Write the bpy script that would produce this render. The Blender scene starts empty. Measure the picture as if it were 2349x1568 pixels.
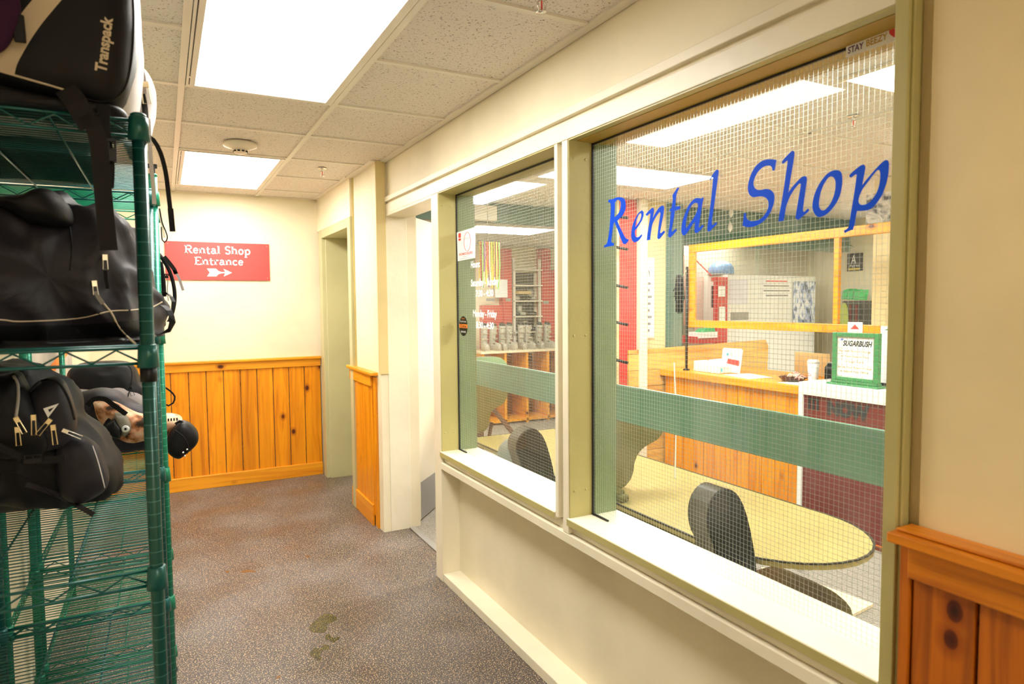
import bpy, bmesh, math, random
from mathutils import Vector, Matrix, noise
from mathutils.bvhtree import BVHTree
from mathutils.geometry import tessellate_polygon
random.seed(7)
C = bpy.context.scene.collection
S = bpy.context.scene

# ------------------------------------------------------------------ camera
CAMZ = 1.478
YAW, PITCH, ROLL = 0.48644, -0.05928, -0.00816
FPX = 1508.73
cy_, sy_ = math.cos(YAW), math.sin(YAW); cp_, sp_ = math.cos(PITCH), math.sin(PITCH)
FW = Vector((sy_*cp_, cy_*cp_, sp_)); R0 = Vector((cy_, -sy_, 0)); U0 = R0.cross(FW)
RT = R0*math.cos(ROLL) + U0*math.sin(ROLL); UP = U0*math.cos(ROLL) - R0*math.sin(ROLL)
cd = bpy.data.cameras.new('camera'); cam = bpy.data.objects.new('camera', cd); C.objects.link(cam)
cd.sensor_width = 36; cd.lens = FPX*36/2349; cd.clip_start = .02
cam.matrix_world = Matrix.Translation((0, 0, CAMZ)) @ Matrix((RT, UP, -FW)).transposed().to_4x4()
cd.dof.use_dof = True; cd.dof.focus_distance = 3.0; cd.dof.aperture_fstop = 5.0
S.camera = cam
# ------------------------------------------------------------------ world + exposure
w = bpy.data.worlds.new('world'); S.world = w; w.use_nodes = True
w.node_tree.nodes['Background'].inputs[0].default_value = (1, .96, .9, 1)
w.node_tree.nodes['Background'].inputs[1].default_value = .5
S.view_settings.view_transform = 'Standard'; S.view_settings.look = 'None'
S.view_settings.gamma = 1; S.view_settings.use_curve_mapping = False
S.view_settings.exposure = EXPO = 1.38
LAMP = 9.0      # radiance of the fluorescent panels

def on(x, y, ax, v):
    """the point at photo position (x, y) on the world plane ax = v"""
    d = FW + RT*((x-1174.5)/FPX) - UP*((y-784)/FPX)
    i = 'xyz'.index(ax); o = Vector((0, 0, CAMZ)); return o + d*((v-o[i])/d[i])

# ------------------------------------------------------------------ materials
def mat(name, col, rough=.6, metal=0, spec=.5):
    m = bpy.data.materials.new(name); m.use_nodes = True
    b = m.node_tree.nodes['Principled BSDF']
    b.inputs['Base Color'].default_value = (*col, 1); b.inputs['Roughness'].default_value = rough
    b.inputs['Metallic'].default_value = metal; b.inputs['Specular IOR Level'].default_value = spec
    return m
def N(m, t, **k):
    n = m.node_tree.nodes.new(t)
    for a, b in k.items():
        if a in n.inputs: n.inputs[a].default_value = b
        else: setattr(n, a, b)
    return n
def L(m, a, b): m.node_tree.links.new(a, b)
def coord(m, scale=(1, 1, 1), space='Object'):
    tc = N(m, 'ShaderNodeTexCoord'); mp = N(m, 'ShaderNodeMapping'); mp.inputs['Scale'].default_value = scale
    if space == 'World':
        g = N(m, 'ShaderNodeNewGeometry'); L(m, g.outputs['Position'], mp.inputs[0])
    else: L(m, tc.outputs[space], mp.inputs[0])
    return mp.outputs[0]
def ramp(m, fac, stops):
    r = N(m, 'ShaderNodeValToRGB'); e = r.color_ramp.elements
    e[0].position = stops[0][0]; e[0].color = (*stops[0][1], 1); e.remove(e[1])
    for p, c in stops[1:]: q = e.new(p); q.color = (*c, 1)
    L(m, fac, r.inputs[0]); return r.outputs[0]
def bump(m, fac, strength=.2, dist=.002):
    b = N(m, 'ShaderNodeBump'); b.inputs['Strength'].default_value = strength; b.inputs['Distance'].default_value = dist
    L(m, fac, b.inputs['Height']); L(m, b.outputs[0], m.node_tree.nodes['Principled BSDF'].inputs['Normal'])
def basecol(m, out): L(m, out, m.node_tree.nodes['Principled BSDF'].inputs['Base Color'])
def mixc(m, fac, a, b, mode='MIX'):
    n = N(m, 'ShaderNodeMix', data_type='RGBA', blend_type=mode)
    for s, v in ((n.inputs[0], fac), (n.inputs[6], a), (n.inputs[7], b)):
        if isinstance(v, (int, float)): s.default_value = v
        elif isinstance(v, tuple): s.default_value = (*v, 1)
        else: L(m, v, s)
    return n.outputs[2]
def painted(name, col, rough=.45, sc=14, st=.25, var=.06):
    m = mat(name, col, rough)
    n = N(m, 'ShaderNodeTexNoise', Scale=sc, Detail=5); L(m, coord(m, space='World'), n.inputs[0])
    bump(m, n.outputs[0], st, .003)
    n2 = N(m, 'ShaderNodeTexNoise', Scale=2.2, Detail=6); L(m, coord(m, space='World'), n2.inputs[0])
    d = tuple(c*(1-var*2) for c in col)
    basecol(m, ramp(m, n2.outputs[0], [(.35, d), (.6, col)])); return m
CREAM = painted('cream_paint', (.88, .79, .58), .5)
CREAMW = painted('cream_gloss_paint', (.89, .82, .64), .35, 30, .35)
SAGE = painted('sage_green_paint', (.49, .43, .17), .35, 40, .3)
CREAMN = painted('warm_shade_cream_paint', (.86, .70, .40), .5)  # the same cream, with the near wall's dim warm cast put into it
GINNER = painted('shop_side_green', (.17, .23, .11), .4)  # darker green than the jambs, for the lining past the glass
OCHRE = painted('ochre_lining', (.46, .28, .04), .4)  # plain ochre tone for the second window's head lining
SAGE2 = painted('door_sage_paint', (.56, .53, .30), .35, 40, .2)
TAN = painted('tan_paint', (.80, .66, .36), .5)
DKGREEN = painted('dark_green_paint', (.10, .19, .15), .4)
RED = painted('red_paint', (.62, .05, .045), .4)
REDSIGN = painted('sign_red', (.66, .075, .07), .35, 60, .08, .02)
MAROON = painted('maroon_panel', (.17, .016, .012), .35)
WHITE = mat('white_plastic', (.85, .85, .82), .4)
WHITEM = mat('white_metal', (.78, .72, .62), .35)
BLACKP = mat('black_plastic', (.005, .005, .006), .4, 0, .3)
BLACKM = mat('black_metal', (.02, .02, .022), .4, .3)
CHROME = mat('chrome', (.8, .78, .75), .22, 1)
BRASS = mat('nickel_zip', (.75, .62, .38), .3, 1)
GREYM = painted('grey_metal', (.34, .32, .29), .35, 30, .1)
SIGNGREEN = painted('green_frame', (.07, .27, .10), .35, 60, .1, .02)
PAPER = mat('white_paper', (.88, .88, .88), .7)
BLUE = mat('blue_vinyl', (.0, .085, .85), .5, 0, .15)
VWHITE = mat('white_vinyl', (.95, .95, .95), .5)
INK = mat('black_ink', (.02, .02, .02), .6)
REDINK = mat('red_ink', (.75, .06, .05), .5)
ORANGE = mat('orange_ink', (.85, .22, .02), .5)
PURPLE = mat('purple_ink', (.10, .03, .16), .5)
GOLD = mat('gold_ink', (.55, .33, .05), .5)
CYAN = mat('cyan_ink', (.06, .45, .55), .5)
GREYINK = mat('grey_ink', (.25, .25, .25), .6)
YELLOW = mat('yellow_plastic', (.85, .62, .01), .4)
GREENP = mat('bright_green_plastic', (.02, .45, .12), .4)
LIME = mat('lime_topsheet', (.38, .48, .06), .4)
SEAL = mat('dark_gasket', (.01, .01, .01), .5)
CARD = painted('cardboard', (.62, .44, .20), .7)
BLUEG = mat('blue_shell', (.16, .30, .55), .25)
def fabric(name, col, rough=.75, sc=900, st=.15):
    m = mat(name, col, rough, 0, .22)
    n = N(m, 'ShaderNodeTexNoise', Scale=sc, Detail=2); L(m, coord(m), n.inputs[0])
    n2 = N(m, 'ShaderNodeTexNoise', Scale=14, Detail=4); L(m, coord(m), n2.inputs[0])
    a = N(m, 'ShaderNodeMath', operation='ADD'); L(m, n.outputs[0], a.inputs[0])
    b = N(m, 'ShaderNodeMath', operation='MULTIPLY'); L(m, n2.outputs[0], b.inputs[0]); b.inputs[1].default_value = 6
    L(m, b.outputs[0], a.inputs[1]); bump(m, a.outputs[0], st, .003); return m
FBLACK = fabric('black_fabric', (.006, .0055, .007), .5)
FBLACK2 = fabric('charcoal_fabric', (.022, .020, .026), .45)
FNAVY = fabric('dark_violet_grey_fabric', (.030, .026, .042), .5)
FGREY = fabric('grey_fabric', (.34, .30, .30), .7)
FWHITE = fabric('white_fabric', (.75, .72, .74), .6)
FCREAM = fabric('cream_trim_fabric', (.62, .52, .38), .7)
WEB = fabric('black_webbing', (.008, .007, .008), .6, 1500)
PINK = fabric('coral_camo_fabric', (.7, .33, .2), .7)
def camo():
    m = PINK; v = N(m, 'ShaderNodeTexNoise', Scale=22, Detail=3); L(m, coord(m), v.inputs[0])
    basecol(m, ramp(m, v.outputs[0], [(.36, (.05, .03, .02)), (.42, (.40, .15, .06)), (.52, (.78, .42, .26)), (.66, (.85, .62, .42))]))
camo()
def pine(name, axis, base=(.93, .35, .006), dark=(.70, .21, .003), board=.1275, off=0., rough=.35):
    """axis: the world axis the grain runs along; boards side by side along the other"""
    m = mat(name, base, rough)
    g = N(m, 'ShaderNodeNewGeometry'); sx = N(m, 'ShaderNodeSeparateXYZ'); L(m, g.outputs['Position'], sx.inputs[0])
    sc = {'z': (22, 22, 1.3), 'x': (1.3, 22, 22), 'y': (22, 1.3, 22)}[axis]
    mp = N(m, 'ShaderNodeMapping'); mp.inputs['Scale'].default_value = sc; L(m, g.outputs['Position'], mp.inputs[0])
    n = N(m, 'ShaderNodeTexNoise', Scale=1.0, Detail=5, Distortion=1.2); L(m, mp.outputs[0], n.inputs[0])
    c = ramp(m, n.outputs[0], [(.3, dark), (.52, base), (.75, tuple(min(1, q*1.18) for q in base))])
    # knots: sparse stretched cells
    k = {'z': (5.2, 5.2, 3.6), 'x': (3.4, 5.2, 5.2), 'y': (5.2, 3.4, 5.2)}[axis]
    mk = N(m, 'ShaderNodeMapping'); mk.inputs['Scale'].default_value = k; mk.inputs['Location'].default_value = (.37, .11, .53+off)
    L(m, g.outputs['Position'], mk.inputs[0])
    v = N(m, 'ShaderNodeTexVoronoi', Scale=1.0, Randomness=1.0); L(m, mk.outputs[0], v.inputs[0])
    kc = ramp(m, v.outputs['Distance'], [(.03, (.06, .02, .01)), (.07, (.22, .10, .06)), (.085, (.62, .50, .40)), (.17, (1, 1, 1))])
    c = mixc(m, 1.0, c, kc, 'MULTIPLY')
    # board to board tone
    if board:
        a = N(m, 'ShaderNodeMath', operation='DIVIDE'); L(m, sx.outputs[0 if axis == 'z' else 2], a.inputs[0]); a.inputs[1].default_value = board
        ad = N(m, 'ShaderNodeMath', operation='ADD'); L(m, sx.outputs[1], ad.inputs[0]); ad.inputs[1].default_value = 0
        f = N(m, 'ShaderNodeMath', operation='FLOOR'); L(m, a.outputs[0], f.inputs[0])
        wn = N(m, 'ShaderNodeTexWhiteNoise', noise_dimensions='1D'); L(m, f.outputs[0], wn.inputs['W'])
        c = mixc(m, 1.0, c, ramp(m, wn.outputs[0], [(0, (.78, .74, .7)), (1, (1, 1, 1))]), 'MULTIPLY')
    basecol(m, c); bump(m, n.outputs[0], .08, .001); return m
PINEV = pine('pine_boards', 'z'); PINEX = pine('pine_rail_x', 'x', board=0, base=(.86, .36, .015)); PINEY = pine('pine_rail_y', 'y', board=0, base=(.85, .34, .012))
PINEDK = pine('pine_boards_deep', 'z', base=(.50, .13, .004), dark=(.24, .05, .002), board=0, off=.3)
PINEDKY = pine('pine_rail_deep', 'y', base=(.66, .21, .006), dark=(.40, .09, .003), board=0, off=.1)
PINEL = pine('pine_light', 'x', base=(.84, .50, .13), dark=(.66, .32, .05), board=.145)
PINEO = pine('pine_orange_frame', 'y', base=(.86, .36, .012), dark=(.68, .24, .006), board=0)
PLY = mat('raw_plywood', (.86, .74, .50), .6)
BROWNW = pine('brown_wood_and_groove_shade', 'x', base=(.30, .12, .03), dark=(.12, .04, .01), board=0)  # cubby back wood, also the painted shade in the board grooves

def tilemat():
    m = mat('fissured_ceiling_tile', (.62, .54, .44), .9)
    co = coord(m, (1, 1, 1), 'World')
    n1 = N(m, 'ShaderNodeTexNoise', Scale=115, Detail=3, Roughness=.7, Distortion=.6); L(m, co, n1.inputs[0])
    spots = ramp(m, n1.outputs[0], [(.37, (.12, .085, .05)), (.405, (.80, .73, .66))])
    n2 = N(m, 'ShaderNodeTexNoise', Scale=400, Detail=1); L(m, co, n2.inputs[0])
    c = mixc(m, .25, spots, ramp(m, n2.outputs[0], [(.3, (.58, .52, .45)), (.6, (.82, .76, .69))]), 'MIX')
    basecol(m, c); bump(m, n1.outputs[0], .4, .002); return m
TILE = tilemat()
def floormat(name='rubber_floor', wet=False):
    m = mat(name, (.1, .09, .09), .38 if not wet else .08)
    co = coord(m, (1, 1, 1), 'World')
    v = N(m, 'ShaderNodeTexNoise', Scale=190, Detail=2, Roughness=.5, Distortion=.4); L(m, co, v.inputs[0])
    big = N(m, 'ShaderNodeTexNoise', Scale=2.4, Detail=6); L(m, co, big.inputs[0])
    k = .38 if wet else 1
    dk = ramp(m, big.outputs[0], [(.34, (.046*k, .037*k, .041*k)), (.5, (.072*k, .064*k, .070*k)), (.68, (.130*k, .120*k, .128*k))])
    if wet: dk = mixc(m, 0.5, dk, (.035, .03, .008))
    sp = ramp(m, v.outputs[0], [(.572, (0, 0, 0)), (.612, (1, 1, 1))])
    c = mixc(m, sp, dk, (.66, .49, .30) if not wet else (.30, .22, .05)); basecol(m, c)
    bump(m, v.outputs[0], .12, .001)
    rr = ramp(m, big.outputs[0], [(.35, (.28,)*3), (.65, (.6,)*3)])
    if not wet: L(m, rr, m.node_tree.nodes['Principled BSDF'].inputs['Roughness'])
    return m
FLOOR = floormat(); WET = floormat('wet_rubber', True)
def carpet(name, a, b, rib=120):
    m = mat(name, a, .95); co = coord(m, (1, 1, 1), 'World')
    n = N(m, 'ShaderNodeTexNoise', Scale=180, Detail=3); L(m, co, n.inputs[0])
    wv = N(m, 'ShaderNodeTexWave', Scale=rib/6.28*2, Distortion=2, bands_direction='DIAGONAL'); L(m, co, wv.inputs[0])
    f = N(m, 'ShaderNodeMath', operation='MULTIPLY'); L(m, n.outputs[0], f.inputs[0]); L(m, wv.outputs[1], f.inputs[1])
    basecol(m, ramp(m, f.outputs[0], [(.1, a), (.5, b)])); bump(m, n.outputs[0], .6, .003); return m
CARPET = carpet('grey_ribbed_carpet', (.09, .08, .07), (.62, .56, .46)); CARPETD = carpet('dark_carpet_underside', (.03, .03, .03), (.13, .12, .10))
def emis(name, col, s):
    m = bpy.data.materials.new(name); m.use_nodes = True; nt = m.node_tree
    nt.nodes.remove(nt.nodes['Principled BSDF']); e = nt.nodes.new('ShaderNodeEmission')
    e.inputs[0].default_value = (*col, 1); e.inputs[1].default_value = s
    nt.links.new(e.outputs[0], nt.nodes['Material Output'].inputs[0]); return m
GLOW = emis('lit_diffuser', (1, .955, .87), LAMP); GLOWD = emis('dim_lit_diffuser', (1, .96, .88), LAMP*.5)
GLOWS = emis('shop_lit_diffuser', (1, .97, .91), LAMP*1.9)
def glassmat(name, refl=.045, haze=.02, tint=(.93, .97, .94)):
    m = bpy.data.materials.new(name); m.use_nodes = True; nt = m.node_tree
    nt.nodes.remove(nt.nodes['Principled BSDF']); out = nt.nodes['Material Output']
    tr = nt.nodes.new('ShaderNodeBsdfTransparent'); tr.inputs[0].default_value = (*tint, 1)
    gl = nt.nodes.new('ShaderNodeBsdfGlossy'); gl.inputs['Roughness'].default_value = .012
    df = nt.nodes.new('ShaderNodeBsdfTranslucent'); df.inputs[0].default_value = (.9, .9, .88, 1)
    lw = nt.nodes.new('ShaderNodeLayerWeight'); lw.inputs[0].default_value = .5
    pw = nt.nodes.new('ShaderNodeMath'); pw.operation = 'POWER'; pw.inputs[1].default_value = 5; nt.links.new(lw.outputs['Facing'], pw.inputs[0])
    mu = nt.nodes.new('ShaderNodeMath'); mu.operation = 'MULTIPLY_ADD'; mu.inputs[1].default_value = .55; mu.inputs[2].default_value = refl; nt.links.new(pw.outputs[0], mu.inputs[0])
    m1 = nt.nodes.new('ShaderNodeMixShader'); m2 = nt.nodes.new('ShaderNodeMixShader')
    g = nt.nodes.new('ShaderNodeNewGeometry'); mp = nt.nodes.new('ShaderNodeMapping'); mp.inputs['Scale'].default_value = (1, 2.2, 1.1)
    n = nt.nodes.new('ShaderNodeTexNoise'); n.inputs['Scale'].default_value = 2.2; n.inputs['Detail'].default_value = 7; n.inputs['Distortion'].default_value = 1.2
    nt.links.new(g.outputs['Position'], mp.inputs[0]); nt.links.new(mp.outputs[0], n.inputs[0])
    r = nt.nodes.new('ShaderNodeMapRange'); r.inputs[1].default_value = .45; r.inputs[2].default_value = .75; r.inputs[3].default_value = haze*.3; r.inputs[4].default_value = haze*2.6
    nt.links.new(n.outputs[0], r.inputs[0])
    nt.links.new(r.outputs[0], m2.inputs[0]); nt.links.new(tr.outputs[0], m2.inputs[1]); nt.links.new(df.outputs[0], m2.inputs[2])
    nt.links.new(mu.outputs[0], m1.inputs[0]); nt.links.new(m2.outputs[0], m1.inputs[1]); nt.links.new(gl.outputs[0], m1.inputs[2])
    nt.links.new(m1.outputs[0], out.inputs[0]); return m
GLASS = glassmat('wired_glass'); PLEX = glassmat('plexiglass', haze=.03, tint=(.95, .95, .93))
def postmat(name, col):
    m = mat(name, col, .25, .25)
    g = N(m, 'ShaderNodeNewGeometry'); s = N(m, 'ShaderNodeSeparateXYZ'); L(m, g.outputs['Position'], s.inputs[0])
    d = N(m, 'ShaderNodeMath', operation='DIVIDE'); L(m, s.outputs[2], d.inputs[0]); d.inputs[1].default_value = .0254
    f = N(m, 'ShaderNodeMath', operation='FRACT'); L(m, d.outputs[0], f.inputs[0])
    basecol(m, ramp(m, f.outputs[0], [(.0, tuple(min(1, c*2.2+.05) for c in col)), (.045, tuple(min(1, c*2.2+.05) for c in col)), (.06, col), (1, col)])); return m
TEAL = mat('teal_epoxy', (.005, .095, .09), .28, .2); TEALP = postmat('teal_notched_post', (.004, .070, .062))
GREEN = mat('green_epoxy', (.008, .20, .11), .28, .2); GREENPST = postmat('green_notched_post', (.008, .20, .12))
WIREM = mat('embedded_wire', (.62, .66, .60), .35, .5)

# ------------------------------------------------------------------ mesh builder
class MB:
    def __init__(s): s.v = []; s.f = []; s.m = []
    def add(s, vs, fs, mi=0):
        b = len(s.v); s.v += [tuple(p) for p in vs]; s.f += [tuple(b+i for i in f) for f in fs]; s.m += [mi]*len(fs); return s
    def box(s, a, b, mi=0):
        x0, y0, z0 = [min(p, q) for p, q in zip(a, b)]; x1, y1, z1 = [max(p, q) for p, q in zip(a, b)]
        return s.add([(x0, y0, z0), (x1, y0, z0), (x1, y1, z0), (x0, y1, z0), (x0, y0, z1), (x1, y0, z1), (x1, y1, z1), (x0, y1, z1)],
            [(0, 3, 2, 1), (4, 5, 6, 7), (0, 1, 5, 4), (1, 2, 6, 5), (2, 3, 7, 6), (3, 0, 4, 7)], mi)
    def obox(s, c, u, v, w, mi=0):
        """box from centre and three half-extent vectors"""
        c, u, v, w = map(Vector, (c, u, v, w)); P = [c+u*i+v*j+w*k for k in (-1, 1) for j, i in ((-1, -1), (-1, 1), (1, 1), (1, -1))]
        return s.add(P, [(0, 3, 2, 1), (4, 5, 6, 7), (0, 1, 5, 4), (1, 2, 6, 5), (2, 3, 7, 6), (3, 0, 4, 7)], mi)
    def tube(s, pts, r, n=8, mi=0, caps=True, closed=False):
        pts = [Vector(p) for p in pts]; m = len(pts); rs = r if isinstance(r, (list, tuple)) else [r]*m; vs = []; fs = []
        up = None
        for i, p in enumerate(pts):
            t = (pts[(i+1) % m] - pts[i-1]) if closed else pts[min(i+1, m-1)] - pts[max(i-1, 0)]
            t.normalize()
            if up is None or abs(up.dot(t)) > .95: up = Vector((0, 0, 1)) if abs(t.z) < .9 else Vector((1, 0, 0))
            a = t.cross(up).normalized(); b = a.cross(t); up = b
            for k in range(n):
                q = 2*math.pi*k/n; vs.append(p + (a*math.cos(q) + b*math.sin(q))*rs[i])
        for i in range(m if closed else m-1):
            j = (i+1) % m
            for k in range(n): k2 = (k+1) % n; fs.append((i*n+k, i*n+k2, j*n+k2, j*n+k))
        if caps and not closed: fs += [tuple(range(n))[::-1], tuple((m-1)*n+k for k in range(n))]
        return s.add(vs, fs, mi)
    def strip(s, pts, wd, n=(0, -1, 0), t=.002, mi=0):
        """flat strap through pts, width wd (number or list), face normal n, thickness t"""
        pts = [Vector(p) for p in pts]; m = len(pts); ws = wd if isinstance(wd, (list, tuple)) else [wd]*m; vs = []
        for i, p in enumerate(pts):
            T = (pts[min(i+1, m-1)]-pts[max(i-1, 0)]).normalized(); nn = Vector(n[i] if isinstance(n, list) else n)
            sd = T.cross(nn).normalized(); nn = sd.cross(T).normalized()
            for a, b in ((-1, -1), (1, -1), (1, 1), (-1, 1)): vs.append(p+sd*(a*ws[i]/2)+nn*(b*t/2))
        fs = []
        for i in range(m-1):
            for k in range(4): k2 = (k+1) % 4; fs.append((i*4+k, i*4+k2, i*4+4+k2, i*4+4+k))
        fs += [(3, 2, 1, 0), ((m-1)*4, (m-1)*4+1, (m-1)*4+2, (m-1)*4+3)]
        return s.add(vs, fs, mi)
    def prism(s, poly, org, u, v, ext, mi=0, holes=()):
        """polygon(s) in the (u, v) plane extruded by the vector ext"""
        org, u, v, ext = map(Vector, (org, u, v, ext)); loops = [poly]+list(holes); P3 = [[org+u*a+v*b for a, b in lp] for lp in loops]
        tri = tessellate_polygon(P3); flat = [p for lp in P3 for p in lp]; n = len(flat)
        fs = [tuple(t) for t in tri] + [tuple(i+n for i in t[::-1]) for t in tri]; b = 0
        for lp in P3:
            m = len(lp)
            for i in range(m): j = (i+1) % m; fs.append((b+i, b+j, b+j+n, b+i+n))
            b += m
        return s.add(flat+[p+ext for p in flat], fs, mi)
    def lathe(s, prof, c, n=24, mi=0, axis='z'):
        vs = []; fs = []; m = len(prof); c = Vector(c)
        for r, h in prof:
            for k in range(n):
                q = 2*math.pi*k/n; a, b = r*math.cos(q), r*math.sin(q)
                vs.append(c+Vector({'z': (a, b, h), 'y': (a, h, b), 'x': (h, a, b)}[axis]))
        for i in range(m-1):
            for k in range(n): k2 = (k+1) % n; fs.append((i*n+k, i*n+k2, (i+1)*n+k2, (i+1)*n+k))
        fs += [tuple(range(n))[::-1], tuple((m-1)*n+k for k in range(n))]
        return s.add(vs, fs, mi)
    def build(s, name, mats, parent=None, smooth=False, bevel=0):
        me = bpy.data.meshes.new(name); me.from_pydata(s.v, [], s.f)
        for q in (mats if isinstance(mats, (list, tuple)) else [mats]): me.materials.append(q)
        for p, i in zip(me.polygons, s.m): p.material_index = i; p.use_smooth = smooth
        me.validate(); bm = bmesh.new(); bm.from_mesh(me); bmesh.ops.recalc_face_normals(bm, faces=bm.faces); bm.to_mesh(me); bm.free()
        o = bpy.data.objects.new(name, me); C.objects.link(o)
        if parent: o.parent = parent; o.matrix_parent_inverse = parent_world(parent).inverted()
        if bevel:
            b = o.modifiers.new('bevel', 'BEVEL'); b.width = bevel; b.segments = 2; b.limit_method = 'ANGLE'
        return o
def parent_world(o):
    m = o.matrix_basis.copy(); p = o
    while p.parent: m = p.parent.matrix_basis @ p.matrix_parent_inverse @ m; p = p.parent
    return m
def tag(o, label, cat, group=None, kind=None):
    o['label'] = label; o['category'] = cat
    if group: o['group'] = group
    if kind: o['kind'] = kind
    return o
def thing(name, label, cat, loc=(0, 0, 0), group=None, rz=0):
    o = bpy.data.objects.new(name, None); C.objects.link(o); o.location = loc; o.rotation_euler = (0, 0, rz); o.empty_display_size = .05
    return tag(o, label, cat, group)
def struct(o, label=None):
    o['kind'] = 'structure'
    if label: o['label'] = label
    return o
def copy_tree(o, parent=None):
    c = o.copy(); C.objects.link(c)
    if parent: c.parent = parent
    for ch in list(o.children): copy_tree(ch, c)
    return c

def smooth_poly(pts, sub=5, sharp=48):
    """closed outline, rounded except where it turns sharply"""
    P = [Vector((a, b)) for a, b in pts]; n = len(P); out = []
    cor = []
    for i in range(n):
        a = (P[i]-P[i-1]); b = (P[(i+1) % n]-P[i]); ang = math.degrees(a.angle(b)) if a.length and b.length else 0; cor.append(ang > sharp)
    for i in range(n):
        p1, p2 = P[i], P[(i+1) % n]
        p0 = p1-(p2-p1)*.0+(p1-p2)*.0 if cor[i] else P[i-1]
        p3 = p2 if cor[(i+1) % n] else P[(i+2) % n]
        if cor[i]: p0 = p1
        for k in range(sub):
            t = k/sub; m1 = (p2-p0)*.5; m2 = (p3-p1)*.5; d = (p2-p1).length
            if m1.length > d*1.0: m1 = m1.normalized()*d
            if m2.length > d*1.0: m2 = m2.normalized()*d
            h = p1*(2*t**3-3*t**2+1)+m1*(t**3-2*t**2+t)+p2*(-2*t**3+3*t**2)+m2*(t**3-t**2); out.append((h.x, h.y))
    return out
_fc = {}
def text_poly(body, bold=0., spacing=1.0):
    k = (body, bold, spacing)
    if k not in _fc:
        cu = bpy.data.curves.new('t', 'FONT'); cu.body = body; cu.size = 1; cu.resolution_u = 3; cu.offset = bold; cu.space_character = spacing
        ob = bpy.data.objects.new('t', cu); C.objects.link(ob); bpy.context.view_layer.update()
        me = bpy.data.meshes.new_from_object(ob.evaluated_get(bpy.context.evaluated_depsgraph_get()))
        vs = [(q.co.x, q.co.y) for q in me.vertices]; fs = [tuple(p.vertices) for p in me.polygons]
        bpy.data.objects.remove(ob); bpy.data.curves.remove(cu); bpy.data.meshes.remove(me)
        _fc[k] = (vs, fs)
    return _fc[k]
def text(mb, body, org, u, v, width, height=None, mi=0, bold=0., shear=0., cap=.72, spacing=1.0, fn=None):
    """writes body from org along unit u with unit v up, fitted to width; height = cap height"""
    vs, fs = text_poly(body, bold, spacing); x0 = min(a for a, b in vs); x1 = max(a for a, b in vs); org, u, v = map(Vector, (org, u, v))
    sx = width/(x1-x0); sy = (height/cap) if height else sx
    P = [org+u*((a-x0)*sx+shear*b*sy)+v*(b*sy) for a, b in vs]
    if fn: P = [fn(p) for p in P]
    mb.add(P, fs, mi)
# ------------------------------------------------------------------ the hallway shell
H = 2.37; XF = 1.262; XG = 1.364; XI = 1.465; YF = 5.818; XL = -.487
struct(MB().box((XL-.1, -2.6, -.06), (6.95, 7.75, 0)).build('floor', FLOOR))
struct(MB().box((1.40, -.4, 0), (6.9, 7.6, .004)).build('floor', CARPET), 'grey shop floor seen through the windows')
ceil = struct(MB().box((XL-.1, -2.6, 2.376), (1.47, YF+.1, 2.45)).build('ceiling', TILE), 'speckled lay-in tile ceiling of the corridor')
GX = [.096, .708]; GY = [2.418+.61*k for k in range(-7, 6)]
g = MB()
for x in GX + [-.514+.03, 1.32]: g.box((x-.012, -2.5, H-.003), (x+.012, YF, 2.376))
g.box((1.235, .7, H-.003), (1.27, 4.09, 2.376)); g.box((1.17, 4.09, H-.003), (1.215, 4.69, 2.376)); g.box((1.16, 4.69, H-.003), (1.195, YF, 2.376))
for y in GY:
    for a, b in ((XL, GX[0]-.012), (GX[0]+.012, GX[1]-.012), (GX[1]+.012, 1.27)):
        if a == GX[0]+.012 and any(abs(y-q) < .05 for q in (2.418, 4.858, -.022)): continue
        g.box((a, y-.012, H-.002), (b, y+.012, 2.376))
g.box((XL, YF-.02, H-.003), (1.2, YF, 2.376))
g.build('ceiling_grid', WHITEM, ceil)

# right wall pieces ------------------------------------------------
def wall(name, boxes, m, bevel=0, label=None):
    b = MB()
    for a, c in boxes: b.box(a, c)
    return struct(b.build(name, m, bevel=bevel), label)
wall('wall_right', [((1.275, .74, 2.105), (XI, 4.09, 2.40)), ((1.215, 4.09, 0), (XI, 4.69, 2.40)), ((1.19, 4.69, 2.10), (XI, YF+.1, 2.40)),
                    ((1.362, .80, 0), (XI, 3.20, .66)), ((1.42, 5.75, 0), (XI, YF+.1, 2.1))], CREAM, label='cream wall between corridor and shop')
wall('wall_right_near', [((1.287, -2.6, 0), (XI, .743, 2.40)), ((1.305, .743, 0), (XI, .772, 2.40))], CREAMN, label='cream wall at the right edge above the pine panelling')
wall('wall_far', [((XL-.1, YF, 0), (1.48, YF+.1, 2.40))], CREAM)
wall('wall_left', [((XL-.1, -2.6, 0), (XL, YF, 2.40))], CREAM)
wall('wall_back', [((XL-.1, -2.7, 0), (1.47, -2.6, 2.40))], CREAM)
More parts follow.
